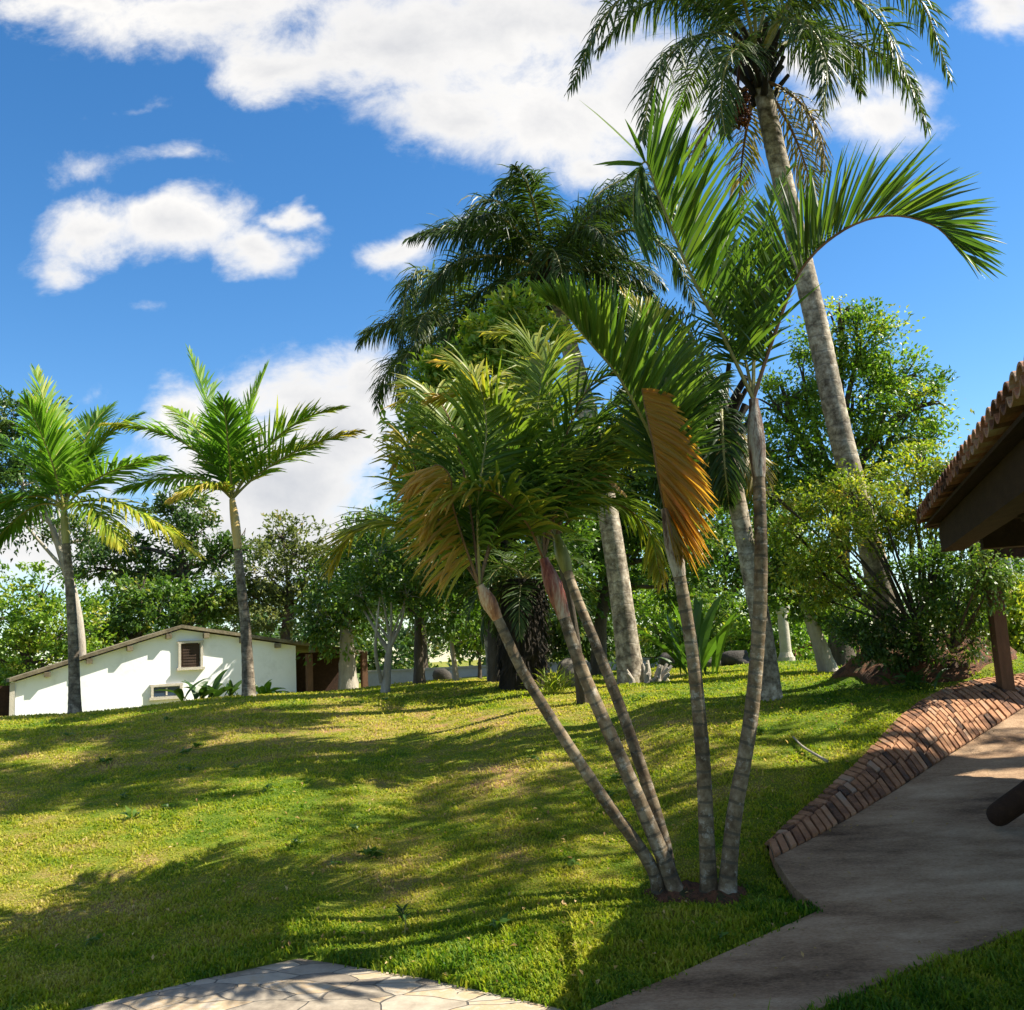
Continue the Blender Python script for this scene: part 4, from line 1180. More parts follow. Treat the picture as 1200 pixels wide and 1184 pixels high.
queen_palm('slim pale palm trunk rising beside the upright clump, dark fronds at its top', q4,
           [P(893, 740, D), P(880, 670, D), P(866, 600, D), P(853, 530, D), P(846, 472, D)], .105, .088, 9, 1.4, 64, leaf=.46, el=(-.5, .7), drop=1.6, tint=(.0, .35), azr=(1.9, 4.6), dead=5,
           extra=[[P(815, 440, D - .3), P(785, 420, D - .6), P(760, 440, D - .8), P(745, 500, D - .8)], [P(820, 410, D), P(790, 370, D), P(765, 365, D), P(740, 400, D)]])


def shaggy_palm():
    D = 14.0
    b = ground(612, D)
    root = thing('shaggy_palm', 'thick dark trunk wrapped in hanging dead fibre behind the leaning stems', 'palm', b)
    rng = RN(71)
    C = catmull([b - [0, 0, .1], P(612, 740, D), P(614, 680, D)], 24)
    MB().tube(C, np.linspace(.34, .28, 24), 14, lump=.09, rng=rng).build('trunk', M['shag'], root, smooth=True)
    m = MB()
    for i in range(420):
        a = rng.random() * 6.28; k = int(rng.integers(4, 24)); p = C[k] + .33 * np.array([math.cos(a), math.sin(a), 0])
        q = p + np.array([math.cos(a) * .12, math.sin(a) * .12, -.12 - .35 * rng.random()])
        w = np.array([-math.sin(a), math.cos(a), 0]) * .018
        m.add([p - w, p + w, q], [[0, 1, 2]], 0, rng.random())
    m.build('fibre_skirt', M['shag'], root)
    for i in range(18):
        mb = MB()
        pts = arch(C[-1], i * 2.4, 1.1 - 1.5 * i / 18, 1.25, 1.6, rng=rng)
        frond(mb, pts, leaf=.34, n=40, width=.028, seg=3, vee=20, droop=.4, rng=rng, tint=(.05, .5), start=.15)
        mb.build('frond', [M['queen_leaf'], M['rachis']], root)


shaggy_palm()


# ------------------------------------------------------------------ broadleaf trees
def leaves(mb, c, size, rng, tint, up=.35, aspect=.42, mat=0, dirs=None, fold=.18):
    n = len(c)
    D = unit(rng.standard_normal((n, 3)) + np.array([0, 0, -.15])) if dirs is None else unit(dirs + rng.standard_normal((n, 3)) * .55)
    Nn = unit(rng.standard_normal((n, 3)) + np.array([0, 0, up * 3]))
    S = unit(np.cross(D, Nn)); Nn = np.cross(S, D)
    L = (size * rng.uniform(.65, 1.25, n))[:, None]
    w = L * aspect * .5
    v = np.stack([c, c + D * L * .45 + S * w + Nn * L * fold, c + D * L - Nn * L * .12, c + D * L * .45 - S * w + Nn * L * fold], 1)
    i = np.arange(n) * 4
    mb.add(v, np.stack([i, i + 1, i + 2, i + 3], 1), mat, np.clip(tint, 0, 1))


def crown_points(blobs, n, rng, clump=.28, per=34, shell=.55, flat=1.0):
    """leaf positions gathered in sprays: spray centres lie mostly in the outer part of each mass, leaves round each spray"""
    vol = np.array([b[1] ** 2.2 * (b[2] if len(b) > 2 else 1) for b in blobs]); vol /= vol.sum()
    pts, dirs, val = [], [], []
    for (b, share) in zip(blobs, vol):
        c, R = b[0], b[1]; fl = b[2] if len(b) > 2 else 1.0
        k = max(2, int(n * share / per))
        d = unit(rng.standard_normal((k, 3)))
        rr = R * (shell + (1.2 - shell) * rng.random(k) ** 1.25)
        sc = c + d * rr[:, None] * np.array([1, 1, fl])
        fq = 2.6 / R
        hole = np.sin(sc[:, 0] * fq * 1.3 + 1.7 * np.sin(sc[:, 2] * fq)) * np.sin(sc[:, 2] * fq * 1.5 + 1.4 * np.sin(sc[:, 1] * fq * 1.2)) + .35 * np.sin(sc[:, 1] * fq * 2.3 + sc[:, 0] * fq * 2.9)
        ok = (hole < .42) | (rng.random(k) < .2)
        sc, d = sc[ok], d[ok]; k = len(sc)
        m = rng.poisson(per * rng.uniform(.5, 1.6, k))
        cs = np.repeat(sc, m, 0); ds = np.repeat(d, m, 0)
        lump = unit(rng.standard_normal((len(cs), 3))) * (clump * np.repeat(np.exp(rng.normal(-.05, .38, k)), m) * rng.random(len(cs)) ** .6)[:, None] * np.array([1, 1, .62])
        pts.append(cs + lump); dirs.append(ds)
        val.append(np.repeat(rng.normal(0, .17, k), m))
    return np.vstack(pts), np.vstack(dirs), np.concatenate(val)


def tree(name, label, cat, base, trunk, limbs, blobs, n, size, leafmat, barkmat='bark', seed=1, clump=.28, per=34, r0=.14, group=None, mean=.5, aspect=.42, shell=.5, up=.35, limb_r=.05):
    root = thing(name, label, cat, base, group)
    rng = RN(seed)
    mb = MB()
    if trunk is not None:
        C = catmull([base - np.array([0, 0, .15])] + list(trunk), 24)
        rr = np.linspace(r0, r0 * .45, 24) * (1 + .4 * np.exp(-np.linspace(0, 8, 24)))
        mb.tube(C, rr, 9, lump=.05, rng=rng)
    else:
        C = np.array([base, base + [0, 0, .3]])
    for l in limbs:
        Cl = catmull(l, 12)
        mb.tube(Cl, np.linspace(limb_r, limb_r * .3, 12), 6, lump=.05, rng=rng)
    # boughs from the trunk into each mass of leaves, and twigs within it
    for b in blobs:
        c, R = b[0], b[1]
        k = C[min(len(C) - 1, int(len(C) * rng.uniform(.55, .98)))]
        mid = .5 * (k + c) + rng.normal(0, .12 * R, 3) + np.array([0, 0, -.12 * R])
        mb.tube(catmull([k, mid, c], 10), np.linspace(r0 * .36, r0 * .1, 10), 6)
        for _ in range(7):
            e = c + unit(rng.standard_normal(3)) * R * .85
            mb.tube(catmull([mid * .3 + c * .7, .5 * (c + e) + rng.normal(0, .08 * R, 3), e], 6), np.linspace(r0 * .12, r0 * .03, 6), 4)
    mb.build('trunk', M[barkmat], root, smooth=True)
    p, d, val = crown_points(blobs, n, rng, clump, per, shell)
    cb = MB()
    leaves(cb, p, size, rng, mean + val + rng.normal(0, .13, len(p)), up, aspect, dirs=d)
    cb.build('crown', M[leafmat], root)
    return root


def B(u, v, r, d, fl=1.0): return (P(u, v, d), r * d / FPX, fl)


# behind and beside the white house
d = 27
tree('bushy_tree', 'bright green bushy tree at the low end of the white house', 'tree', ground(30, d), [P(30, 760, d)], [],
     [B(20, 715, 55, d), B(75, 735, 45, d), B(-15, 760, 60, d), B(45, 775, 50, d), B(95, 770, 32, d), B(50, 690, 30, d)], 11000, .17, 'leaf_bright', seed=101, clump=.42, r0=.2)
d = 23
tree('canopy_tree', 'dark tall tree with pale leaning trunk showing behind the yellow-fronded palm', 'tree', ground(97, d), [P(92, 730, d), P(75, 660, d), P(55, 600, d)], [],
     [B(5, 485, 40, d, .6), B(40, 495, 35, d, .6), B(-25, 540, 60, d, .7), B(20, 560, 45, d, .6), B(55, 480, 22, d, .5), B(30, 615, 45, d, .5), B(110, 620, 40, d, .35)], 9000, .15, 'leaf_dark', 'pale_trunk', 102, .36, r0=.14, mean=.45)
d = 34
tree('layered_tree', 'sparse layered tree with open boughs against the sky behind the house ridge', 'tree', ground(216, d), [P(217, 720, d), P(213, 650, d)], [],
     [B(212, 598, 34, d, .8), B(225, 625, 26, d, .7), B(140, 640, 45, d, .4), B(170, 665, 40, d, .4), B(250, 650, 40, d, .4), B(110, 665, 32, d, .4), B(280, 640, 30, d, .45), B(190, 690, 45, d, .5)],
     9500, .22, 'leaf_dark', 'bark', 103, .5, r0=.3, mean=.5)
d = 30
tree('dense_tree', 'dense dark green tree right behind the house roof', 'tree', ground(160, d), [P(160, 740, d)], [],
     [B(140, 722, 42, d, .8), B(190, 712, 42, d, .8), B(230, 722, 35, d, .7), B(110, 748, 35, d), B(165, 690, 28, d, .6), B(255, 700, 26, d)], 9000, .2, 'leaf_mid', 'bark', 104, .42, r0=.2)
d = 31
tree('mixed_tree', 'tall olive tree with wispy twigs above the end of the house roof', 'tree', ground(335, d), [P(335, 740, d), P(340, 690, d)], [],
     [B(345, 640, 32, d), B(310, 670, 42, d), B(360, 670, 42, d), B(300, 710, 42, d, .8), B(350, 715, 42, d, .8), B(385, 650, 26, d), B(330, 625, 18, d), B(280, 690, 25, d)], 11000, .17, 'leaf_olive', 'bark', 105, .36, r0=.2)
d = 24
tree('leafy_tree', 'green tree growing past the porch end of the house', 'tree', ground(408, d), [P(406, 740, d), P(405, 690, d)], [],
     [B(390, 690, 40, d), B(425, 650, 38, d), B(440, 700, 42, d), B(400, 735, 32, d), B(370, 725, 30, d), B(450, 620, 28, d)], 9500, .15, 'leaf_mid', 'pale_trunk', 106, .32, r0=.22)
# small trees along the crest
d = 15
b = ground(450, d)
tree('small_tree', 'small open tree with forked pale branches on the crest of the lawn', 'tree', b, [P(455, 770, d), P(458, 750, d)],
     [[P(456, 765, d), P(438, 735, d), P(420, 705, d)], [P(456, 760, d), P(470, 730, d), P(475, 700, d)], [P(447, 800, d), P(440, 760, d - .2), P(445, 700, d - .2)]],
     [B(420, 690, 26, d), B(455, 680, 30, d), B(480, 690, 26, d), B(440, 650, 30, d)], 3800, .10, 'leaf_mid', 'pale_trunk', 107, .24, r0=.07, limb_r=.04)
d = 18
tree('slim_tree', 'slim dark-trunked tree with dense crown behind the forked small tree', 'tree', ground(491, d), [P(490, 740, d), P(488, 690, d)], [],
     [B(485, 640, 38, d), B(520, 660, 40, d), B(470, 690, 32, d), B(505, 610, 34, d), B(520, 715, 34, d)], 8000, .12, 'leaf_mid', 'bark', 108, .28, r0=.1)
d = 19
tree('pale_tree', 'thin white-barked leaning tree under dense leaves near the garden wall', 'tree', ground(535, d), [P(530, 760, d), P(522, 730, d)], [],
     [B(540, 700, 38, d), B(515, 690, 30, d), B(560, 735, 28, d), B(555, 660, 38, d)], 6500, .12, 'leaf_bright', 'pale_trunk', 109, .28, r0=.06, mean=.4)
d = 22
tree('round_tree', 'dark round tree with thin trunk standing before the pale garden wall', 'tree', ground(562, d), [P(562, 765, d)], [],
     [B(560, 735, 26, d), B(580, 715, 30, d), B(535, 740, 22, d)], 4000, .13, 'leaf_dark', 'bark', 110, .28, r0=.06)
# broadleaf mass behind the clump
d = 10.8
tree('broadleaf_tree', 'bright broadleaf tree rising among the plumed palms', 'tree', ground(684, d + .9), [P(668, 710, d + .6), P(648, 620, d + .3), P(615, 520, d), P(595, 440, d)], [],
     [B(575, 390, 28, d), B(548, 425, 30, d), B(610, 372, 26, d), B(640, 400, 30, d), B(590, 440, 40, d), B(525, 470, 26, d), B(560, 490, 36, d), B(620, 470, 36, d), B(510, 440, 22, d), B(495, 500, 30, d), B(500, 560, 30, d), B(540, 560, 40, d), B(600, 560, 40, d)],
     13000, .13, 'leaf_bright', 'bark', 111, .2, per=24, r0=.06, aspect=.34, mean=.68)
d = 15.5
tree('dense_tree', 'dense shady tree filling the space behind the leaning palm clump', 'tree', ground(585, d), [P(580, 720, d), P(590, 620, d)], [],
     [B(560, 560, 60, d), B(520, 590, 45, d), B(600, 620, 55, d), B(545, 640, 50, d), B(640, 560, 55, d), B(610, 520, 50, d), B(655, 640, 42, d), B(570, 690, 34, d), B(500, 540, 32, d)],
     24000, .12, 'leaf_mid', 'bark', 112, .3, r0=.16, mean=.42)
d = 17
tree('open_tree', 'airy tree with sky gaps between the golden frond and the grey palm trunk', 'tree', ground(700, d), [P(705, 720, d), P(730, 620, d)], [],
     [B(720, 560, 48, d), B(760, 610, 48, d), B(700, 630, 42, d), B(790, 560, 45, d), B(820, 620, 42, d), B(750, 520, 42, d), B(680, 680, 38, d), B(790, 680, 40, d), B(835, 520, 40, d)],
     19000, .12, 'leaf_mid', 'bark', 113, .3, r0=.15, mean=.5)
d = 15
tree('spreading_tree', 'large spreading tree with sunlit crown behind the tallest palm trunk', 'tree', ground(985, d), [P(985, 720, d), P(985, 600, d), P(990, 520, d)],
     [[P(985, 600, d), P(940, 520, d), P(915, 450, d)], [P(985, 580, d), P(1030, 510, d), P(1070, 470, d)]],
     [B(1010, 400, 42, d), B(1050, 440, 40, d), B(1085, 470, 30, d), B(965, 400, 34, d), B(940, 450, 40, d), B(1000, 470, 48, d), B(1045, 510, 44, d), B(920, 520, 44, d), B(960, 560, 46, d),
      B(1085, 520, 26, d), B(905, 470, 28, d), B(870, 540, 34, d), B(985, 365, 20, d), B(900, 590, 42, d), B(1020, 575, 40, d)],
     36000, .085, 'leaf_bright', 'bark', 114, .34, per=85, r0=.2, mean=.46, limb_r=.09)
for i, (lab, spec, base_u, d, mt) in enumerate([
    ('far green tree closing the gap behind the slim pale palm', [(850, 640, 60), (800, 600, 50), (880, 590, 48), (830, 690, 50), (900, 660, 48)], 850, 27, 'leaf_mid'),
    ('far bright tree behind the grey palm trunk and stump', [(730, 650, 60), (690, 600, 50), (770, 660, 48), (750, 700, 46), (690, 690, 48)], 730, 29, 'leaf_bright'),
    ('far dark tree behind the shaggy trunk', [(610, 660, 60), (560, 610, 55), (650, 620, 50), (640, 710, 48), (590, 720, 46)], 610, 31, 'leaf_dark'),
    ('far olive tree behind the slim dark-trunked tree', [(500, 660, 50), (470, 630, 45), (530, 630, 45), (450, 690, 45), (510, 710, 45)], 495, 33, 'leaf_olive')]):
    tree('backdrop_tree', lab, 'tree', ground(base_u, d), [P(base_u, 740, d), P(base_u, 690, d)], [], [B(u, v, r_, d) for u, v, r_ in spec], 12000, .17, mt, 'bark', 160 + i, .42, r0=.2)
# tree and shrubs on the soil mound
d = 10.0
b = ground(1085, d)
st = [[b, P(1060, 720, d), P(1035, 660, d), P(1010, 620, d)], [b, P(1085, 710, d), P(1080, 650, d), P(1070, 600, d)], [b, P(1105, 715, d), P(1125, 660, d), P(1130, 610, d)],
      [b, P(1050, 740, d), P(1010, 700, d), P(985, 650, d)], [b, P(1075, 730, d - .3), P(1095, 680, d - .4), P(1105, 640, d - .4)]]
tree('mound_tree', 'many-stemmed small tree with yellow-green layered leaves on the red soil mound', 'tree', b, None, st,
     [B(955, 592, 30, d + .3, .55), B(995, 572, 24, d, .6), B(1030, 590, 26, d - .4, .6), B(1062, 560, 30, d + .2, .65), B(1100, 552, 26, d, .7), B(925, 622, 26, d, .5), B(980, 628, 32, d - .3, .5), B(1040, 628, 32, d, .55), B(1080, 530, 18, d + .3, .7), B(915, 585, 16, d, .6), B(960, 700, 22, d + .3, .6), B(1000, 690, 24, d, .6),
      B(1090, 610, 38, d, .6), B(1130, 600, 28, d, .6), B(950, 665, 34, d, .5)], 18500, .058, 'leaf_yellow', 'bark', 115, .2, per=36, r0=.06, mean=.42, limb_r=.035, up=.9)
d = 9.6
tree('mound_shrub', 'dark green leafy shrub at the foot of the small tree by the porch', 'shrub', ground(1120, d), None, [],
     [B(1115, 700, 34, d), B(1145, 720, 30, d), B(1090, 670, 30, d), B(1130, 655, 30, d), B(1105, 745, 26, d), B(1140, 752, 22, d), B(1160, 690, 22, d - .5), B(1152, 665, 24, d - .7), B(1172, 668, 18, d - .6)], 9500, .058, 'leaf_mid', 'bark', 116, .18, per=36, r0=.05, mean=.55, up=.8)
d = 9.9
tree('mound_shrub', 'low shrub spreading round the foot of the tallest palm', 'shrub', ground(1030, d), None, [],
     [B(1020, 755, 22, d), B(1050, 765, 18, d), B(1075, 760, 20, d), B(1000, 740, 20, d), B(1040, 735, 18, d)], 4500, .055, 'leaf_dark', 'bark', 117, .14, per=30, r0=.03, mean=.5)
d = 12.5
tree('leafy_tree', 'green tree with slender trunk between the slim pale palm and the mound', 'tree', ground(975, d), [P(955, 740, d), P(935, 680, d)], [],
     [B(930, 650, 34, d), B(965, 690, 34, d), B(925, 700, 30, d), B(985, 720, 26, d), B(905, 660, 24, d)], 6500, .10, 'leaf_mid', 'pale_trunk', 118, .22, r0=.12, mean=.55)
c0 = on_lawn(8.9, 7.7)  # tree out of view, placed and sized so its shade falls round the clump
tree('shade_tree', 'unseen tall open tree set beyond the porch to shade the clumping palms', 'tree', c0, [c0 + [-.1, .2, 4.0], c0 + [-.5, .6, 8.0]], [],
     [(c0 + np.array([x + .1, y + .4, z]), r_, .8) for x, y, z, r_ in ((0, 0, 9.4, 1.2), (-1.0, .8, 8.6, 1.0), (.9, -1.2, 9.0, 1.0), (-.9, -.7, 9.8, 1.0), (.5, 1.2, 8.8, .9), (-1.2, 1.9, 8.2, .8), (.2, -.2, 10.5, 1.0), (1.8, .3, 8.6, .9), (-.6, 1.0, 10.4, .8))],
     9500, .12, 'leaf_mid', 'bark', 119, .34, r0=.2)
# bushes by the garden wall
hedge_label = ['yellow-green bush before the wall behind the grey palm trunk', 'tall green bush between the golden frond stem and the slim pale palm', 'green bush at the wall behind the cream pillars',
               'dark bush beside the shaggy dark trunk', 'pale green bush past the post at the porch']
for i, (u, v, r, d, m, n) in enumerate([(770, 735, 38, 25, 'leaf_bright', 4500), (830, 735, 34, 24, 'leaf_mid', 4500), (905, 735, 40, 23, 'leaf_bright', 5000), (675, 735, 36, 20, 'leaf_dark', 4500), (1180, 735, 45, 15, 'leaf_yellow', 5200)]):
    tree('garden_bush', hedge_label[i], 'bush', ground(u, d), None, [], [B(u, v, r, d), B(u - r * .8, v + 18, r * .6, d), B(u + r * .8, v + 14, r * .6, d), B(u + r * .2, v - r * .7, r * .55, d)],
         n, .14, m, 'bark', 120 + i, .3, r0=.05)


# far wood that closes the view
def far_wood():
    rng = RN(140)
    blobs = []
    for i in range(150):
        x = rng.uniform(-46, 46); y = rng.uniform(44, 58)
        h = 1.4 + 4.4 * rng.random() * (.6 + .4 * math.sin(x * .31))
        R = 1.4 + 1.6 * rng.random()
        blobs.append((np.array([x, y, max(.8, h - .6)]), R, .85))
    p, d, val = crown_points(blobs, 80000, rng, .75, 30, .45)
    cb = MB(); leaves(cb, p, .42, rng, .45 + val + rng.normal(0, .12, len(p)), dirs=d)
    tag(cb.build('far_woodland', M['leaf_dark']), kind='stuff')


far_wood()


# ------------------------------------------------------------------ smaller plants
def blade_plant(name, label, cat, base, nblade, L, w, spread, mat, seed, stem=0.0, el=(.5, 1.4), droop=1.0, tint=(.2, .6), group=None):
    root = thing(name, label, cat, base, group)
    rng = RN(seed)
    if stem:
        MB().tube(catmull([base - [0, 0, .03], base + [rng.normal(0, .02), 0, stem * .5], base + [0, 0, stem]], 8), np.linspace(w * .2 + .004, w * .12 + .003, 8), 6).build('stem', M['rachis'], root)
    for i in range(nblade):
        az = i * 2.4 + rng.normal(0, .2); e = rng.uniform(*el)
        o = base + np.array([0, 0, stem * (.55 + .45 * i / max(1, nblade - 1))]) if stem else base + np.array([rng.normal(0, spread), rng.normal(0, spread), 0])
        pts = np.array(arch(o, az, e, L * rng.uniform(.7, 1.1), droop, 7))
        T = unit(np.gradient(pts, axis=0))
        S = unit(np.cross(T, np.array([0, 0, 1.0]) + .3 * rng.normal(0, 1, 3)))
        Nn = np.cross(S, T)
        prof = w * np.interp(np.linspace(0, 1, len(pts)), [0, .25, .55, .85, 1], [.12, .75, 1, .6, .03])[:, None]
        v = np.stack([pts - S * prof + Nn * prof * .35, pts, pts + S * prof + Nn * prof * .35], 1)
        k = len(pts)
        a, c = np.meshgrid(np.arange(k - 1), np.arange(2), indexing='ij')
        q = np.stack([a * 3 + c, a * 3 + c + 1, (a + 1) * 3 + c + 1, (a + 1) * 3 + c], -1).reshape(-1, 4)
        MB().add(v, q, 0, rng.uniform(*tint)).build('leaf', M[mat], root)
    return root


d = 17.5
blade_plant('heliconia_plant', 'dark broad-leaved plant standing before the shuttered window', 'plant', ground(240, d), 17, .62, .075, .16, 'leaf_dark', 201, el=(.7, 1.45), droop=.9, tint=(.1, .5))
blade_plant('heliconia_plant', 'small spiky plant beside the broad-leaved plant at the wall', 'plant', ground(267, d), 7, .42, .04, .06, 'leaf_dark', 202, el=(.8, 1.45), droop=.7, tint=(.1, .4))
blade_plant('fern_plant', 'low green rosette plant at the foot of the golden crownshaft palm', 'plant', ground(307, d), 16, .42, .05, .05, 'leaf_bright', 203, el=(.3, 1.3), droop=.9)
blade_plant('banana_plant', 'tall clump of long upright leaves behind the golden frond stem', 'plant', ground(815, 14), 16, 1.35, .075, .12, 'leaf_mid', 204, el=(.9, 1.5), droop=.7)
blade_plant('lily_plant', 'dark strap-leaved plant in front of the garden wall', 'plant', ground(800, 20), 14, .65, .08, .1, 'leaf_dark', 205, el=(.6, 1.4), droop=.8)
sp = hit(473, 1098, lawn_h)
blade_plant('seedling', 'tiny dark seedling alone on the dry lawn near the paving', 'plant', sp, 15, .085, .0085, .0, 'leaf_dark', 206, stem=.15, el=(-.2, 1.2), droop=.5, tint=(.1, .5))
tg = ground(650, 13)
blade_plant('grass_tuft', 'yellowish tuft of tall grass beside the shaggy trunk', 'grass tuft', tg, 90, .42, .008, .09, 'leaf_yellow', 207, el=(.7, 1.5), droop=1.0, tint=(.3, .8))
mb_ = ground(1115, 9.5)
blade_plant('sedge_plant', 'dark arching sedge on the edge of the soil mound', 'plant', ground(1070, 9.6), 30, .35, .018, .1, 'leaf_dark', 208, el=(.3, 1.3), droop=1.3, tint=(.2, .6))


# ------------------------------------------------------------------ stones, stump, wall, pillars
def rock(name, label, cat, base, size, seed, mat='stone', group=None):
    rng = RN(seed)
    nu, nv = 18, 11
    a = np.linspace(0, 2 * math.pi, nu, endpoint=False); e = np.linspace(-.5 * math.pi, .5 * math.pi, nv)
    A, E = np.meshgrid(a, e)
    d = np.stack([np.cos(E) * np.cos(A), np.cos(E) * np.sin(A), np.sin(E)], -1)
    k = rng.standard_normal((6, 3)) * 2.2; ph = rng.random(6) * 6
    f = 1 + sum(.07 * np.sin(d @ k[i] + ph[i]) for i in range(6)) + rng.normal(0, .02, A.shape)
    v = np.clip(d * f[..., None], -.97, .97) * np.asarray(size) + base + np.array([0, 0, size[2] * .55])
    i, j = np.meshgrid(np.arange(nv - 1), np.arange(nu), indexing='ij')
    q = np.stack([i * nu + j, i * nu + (j + 1) % nu, (i + 1) * nu + (j + 1) % nu, (i + 1) * nu + j], -1).reshape(-1, 4)
    return tag(MB().add(v, q).build(name, M[mat], loc=base, smooth=True), label, cat, group)


rock('boulder', 'dark boulder lying before the pale garden wall', 'boulder', ground(789, 22), (.3, .25, .24), 301, 'darkstone', 'boulders by the garden wall')
rock('boulder', 'brown-grey boulder against the slim pale palm trunk', 'boulder', ground(862, 20), (.34, .28, .2), 302, 'darkstone', 'boulders by the garden wall')
rock('boulder', 'low brown boulder between two dark boulders', 'boulder', ground(832, 20.5), (.3, .25, .2), 303, 'stone', 'boulders by the garden wall')
rock('boulder', 'small dark boulder at the foot of the white-barked tree', 'boulder', ground(518, 21), (.22, .2, .2), 304, 'darkstone', 'boulders by the garden wall')
rock('boulder', 'earthy boulder half hidden behind the grass tuft', 'boulder', ground(672, 14.2), (.28, .25, .26), 305, 'stone', 'boulders by the garden wall')


def stump():
    b = ground(760, 12.7)
    root = thing('tree_stump', 'splintered pale stump against the grey palm trunk', 'stump', b)
    rng = RN(311)
    m = MB()
    for i in range(22):
        a = rng.uniform(0, 6.28); r = .13 * rng.random() ** .5
        p = b + np.array([r * math.cos(a) * 1.3, r * math.sin(a), -.05])
        h = .1 + .24 * rng.random()
        q = p + np.array([.16 * math.cos(a) + .02, .1 * math.sin(a), h])
        m.tube(catmull([q, .5 * (p + q) + rng.normal(0, .01, 3), p + np.array([.12 * math.cos(a), .1 * math.sin(a), 0])], 6), np.linspace(.018, .05, 6), 6, 0, rng.random())
    m.build('root_wood', M['pale_trunk'], root, smooth=True)


stump()


def garden_wall():
    a = ground(430, 31); b = ground(905, 27)
    root = thing('garden_wall', 'low pale wall across the back of the lawn', 'wall', a)
    t = b - a; t[2] = 0; L = np.linalg.norm(t); t /= L
    n = np.array([t[1], -t[0], 0]); R = np.column_stack([t, n, [0, 0, 1]])
    c = .5 * (a + b); zb = min(a[2], b[2])
    MB().box([c[0], c[1], zb + .24], (L / 2, .09, .36), R).build('wall', M['wallw'], root)
    MB().box([c[0], c[1], zb + .63], (L / 2 + .03, .12, .03), R).build('coping', M['cream'], root)
    # low red brick length past the pillars
    a2 = ground(900, 24.5); b2 = ground(1010, 22.5)
    t = b2 - a2; t[2] = 0; L = np.linalg.norm(t); t /= L
    n = np.array([t[1], -t[0], 0]); R = np.column_stack([t, n, [0, 0, 1]]); c = .5 * (a2 + b2)
    r2 = thing('red_fence', 'low reddish slatted fence behind the cream pillars', 'fence', a2)
    m = MB()
    k = int(L / .14)
    for i in range(k):
        p = a2 + t * (i + .5) * L / k
        m.box([p[0], p[1], a2[2] + .24], (.045, .015, .26), R)
    m.build('slat', M['redrail'], r2)
    m = MB()
    for z in (.12, .4): m.box([c[0], c[1], a2[2] + z], (L / 2, .018, .03), np.column_stack([t, n, [0, 0, 1]]) if z < .2 else R)
    o = m.build('rail', M['redrail'], r2); o.location = tuple(n * -.036)


garden_wall()


def pillar(label, u, d, h, seed, lean=0.0):
    b = ground(u, d)
    root = thing('stone_pillar', label, 'pillar', b, 'cream garden pillars')
    z = np.array([0, .1, .1, .16, .2, h * .6, h - .14, h - .12, h - .05, h - .05, h])
    r = np.array([.17, .17, .15, .13, .115, .105, .095, .12, .13, .15, .15])
    pts = np.stack([b[0] + 0 * z, b[1] + 0 * z, b[2] + z + np.linspace(0, .004, len(z))], 1)
    MB().tube(pts[:5], r[:5], 4 if False else 16).build('plinth', M['cream'], root, smooth=False)
    MB().tube(pts[4:7], r[4:7], 16).build('shaft', M['cream'], root, smooth=True)
    MB().tube(pts[6:], r[6:], 16).build('capital', M['cream'], root, smooth=False)


pillar('cream pillar standing clear on the sunny grass strip', 922, 20, 1.1, 1)
pillar('cream pillar half hidden behind the slender trunk near the mound', 988, 19, .95, 2)


# ------------------------------------------------------------------ twig on the lawn
def twig():
    a = hit(930, 868, lawn_h); b_ = hit(970, 897, lawn_h)
    m = .5 * (a + b_); z = np.array([0, 0, .03])
    tag(MB().tube(catmull([a + z, m + z * 1.3 + [-.04, 0, 0], b_ + z], 12), np.linspace(.007, .012, 12), 6).build('fallen_twig', M['pale_trunk'], loc=a), 'dry pale twig lying on the shaded grass by the brick band', 'twig')


twig()


# fallen dry leaves under the clump and on the bank
def litter():
    rng = RN(333)
    n = 900
    x = rng.normal(gA[0] - .3, 2.2, n); y = rng.normal(gA[1] + 1.2, 1.6, n)
    ok = ~inside(patio_poly, x, y) & ~inside(ramp_poly, x, y) & ~inside(bank_poly, x, y) & (y > 4.7)
    x, y = x[ok], y[ok]
    c = np.stack([x, y, lawn_z(x, y) + .025], 1)
    mb = MB(); leaves(mb, c, .035, rng, rng.random(len(c)), up=2.5, aspect=.5)
    tag(mb.build('fallen_leaves', M['tan_leaf']), kind='stuff')


litter()


def path_litter():
    rng = RN(334)
    n = 900
    x = rng.uniform(.2, 6, n); y = rng.uniform(4, 9.5, n)
    e = np.min(np.linalg.norm(np.stack([x, y], 1)[:, None] - np.vstack([catmull(np.array(ramp_left)[:, :2], 80), catmull(np.array(ramp_right)[:, :2], 40)])[None], axis=2), axis=1)
    ok = inside(ramp_poly, x, y) & (rng.random(n) < np.exp(-e / .35) + .12)
    x, y = x[ok], y[ok]
    c = np.stack([x, y, ramp_h(x, y) + .006], 1)
    mb = MB(); leaves(mb, c, .028, rng, rng.random(len(c)) * .7, up=4, aspect=.5, fold=.08)
    tag(mb.build('fallen_leaves', M['tan_leaf']), kind='stuff')


path_litter()


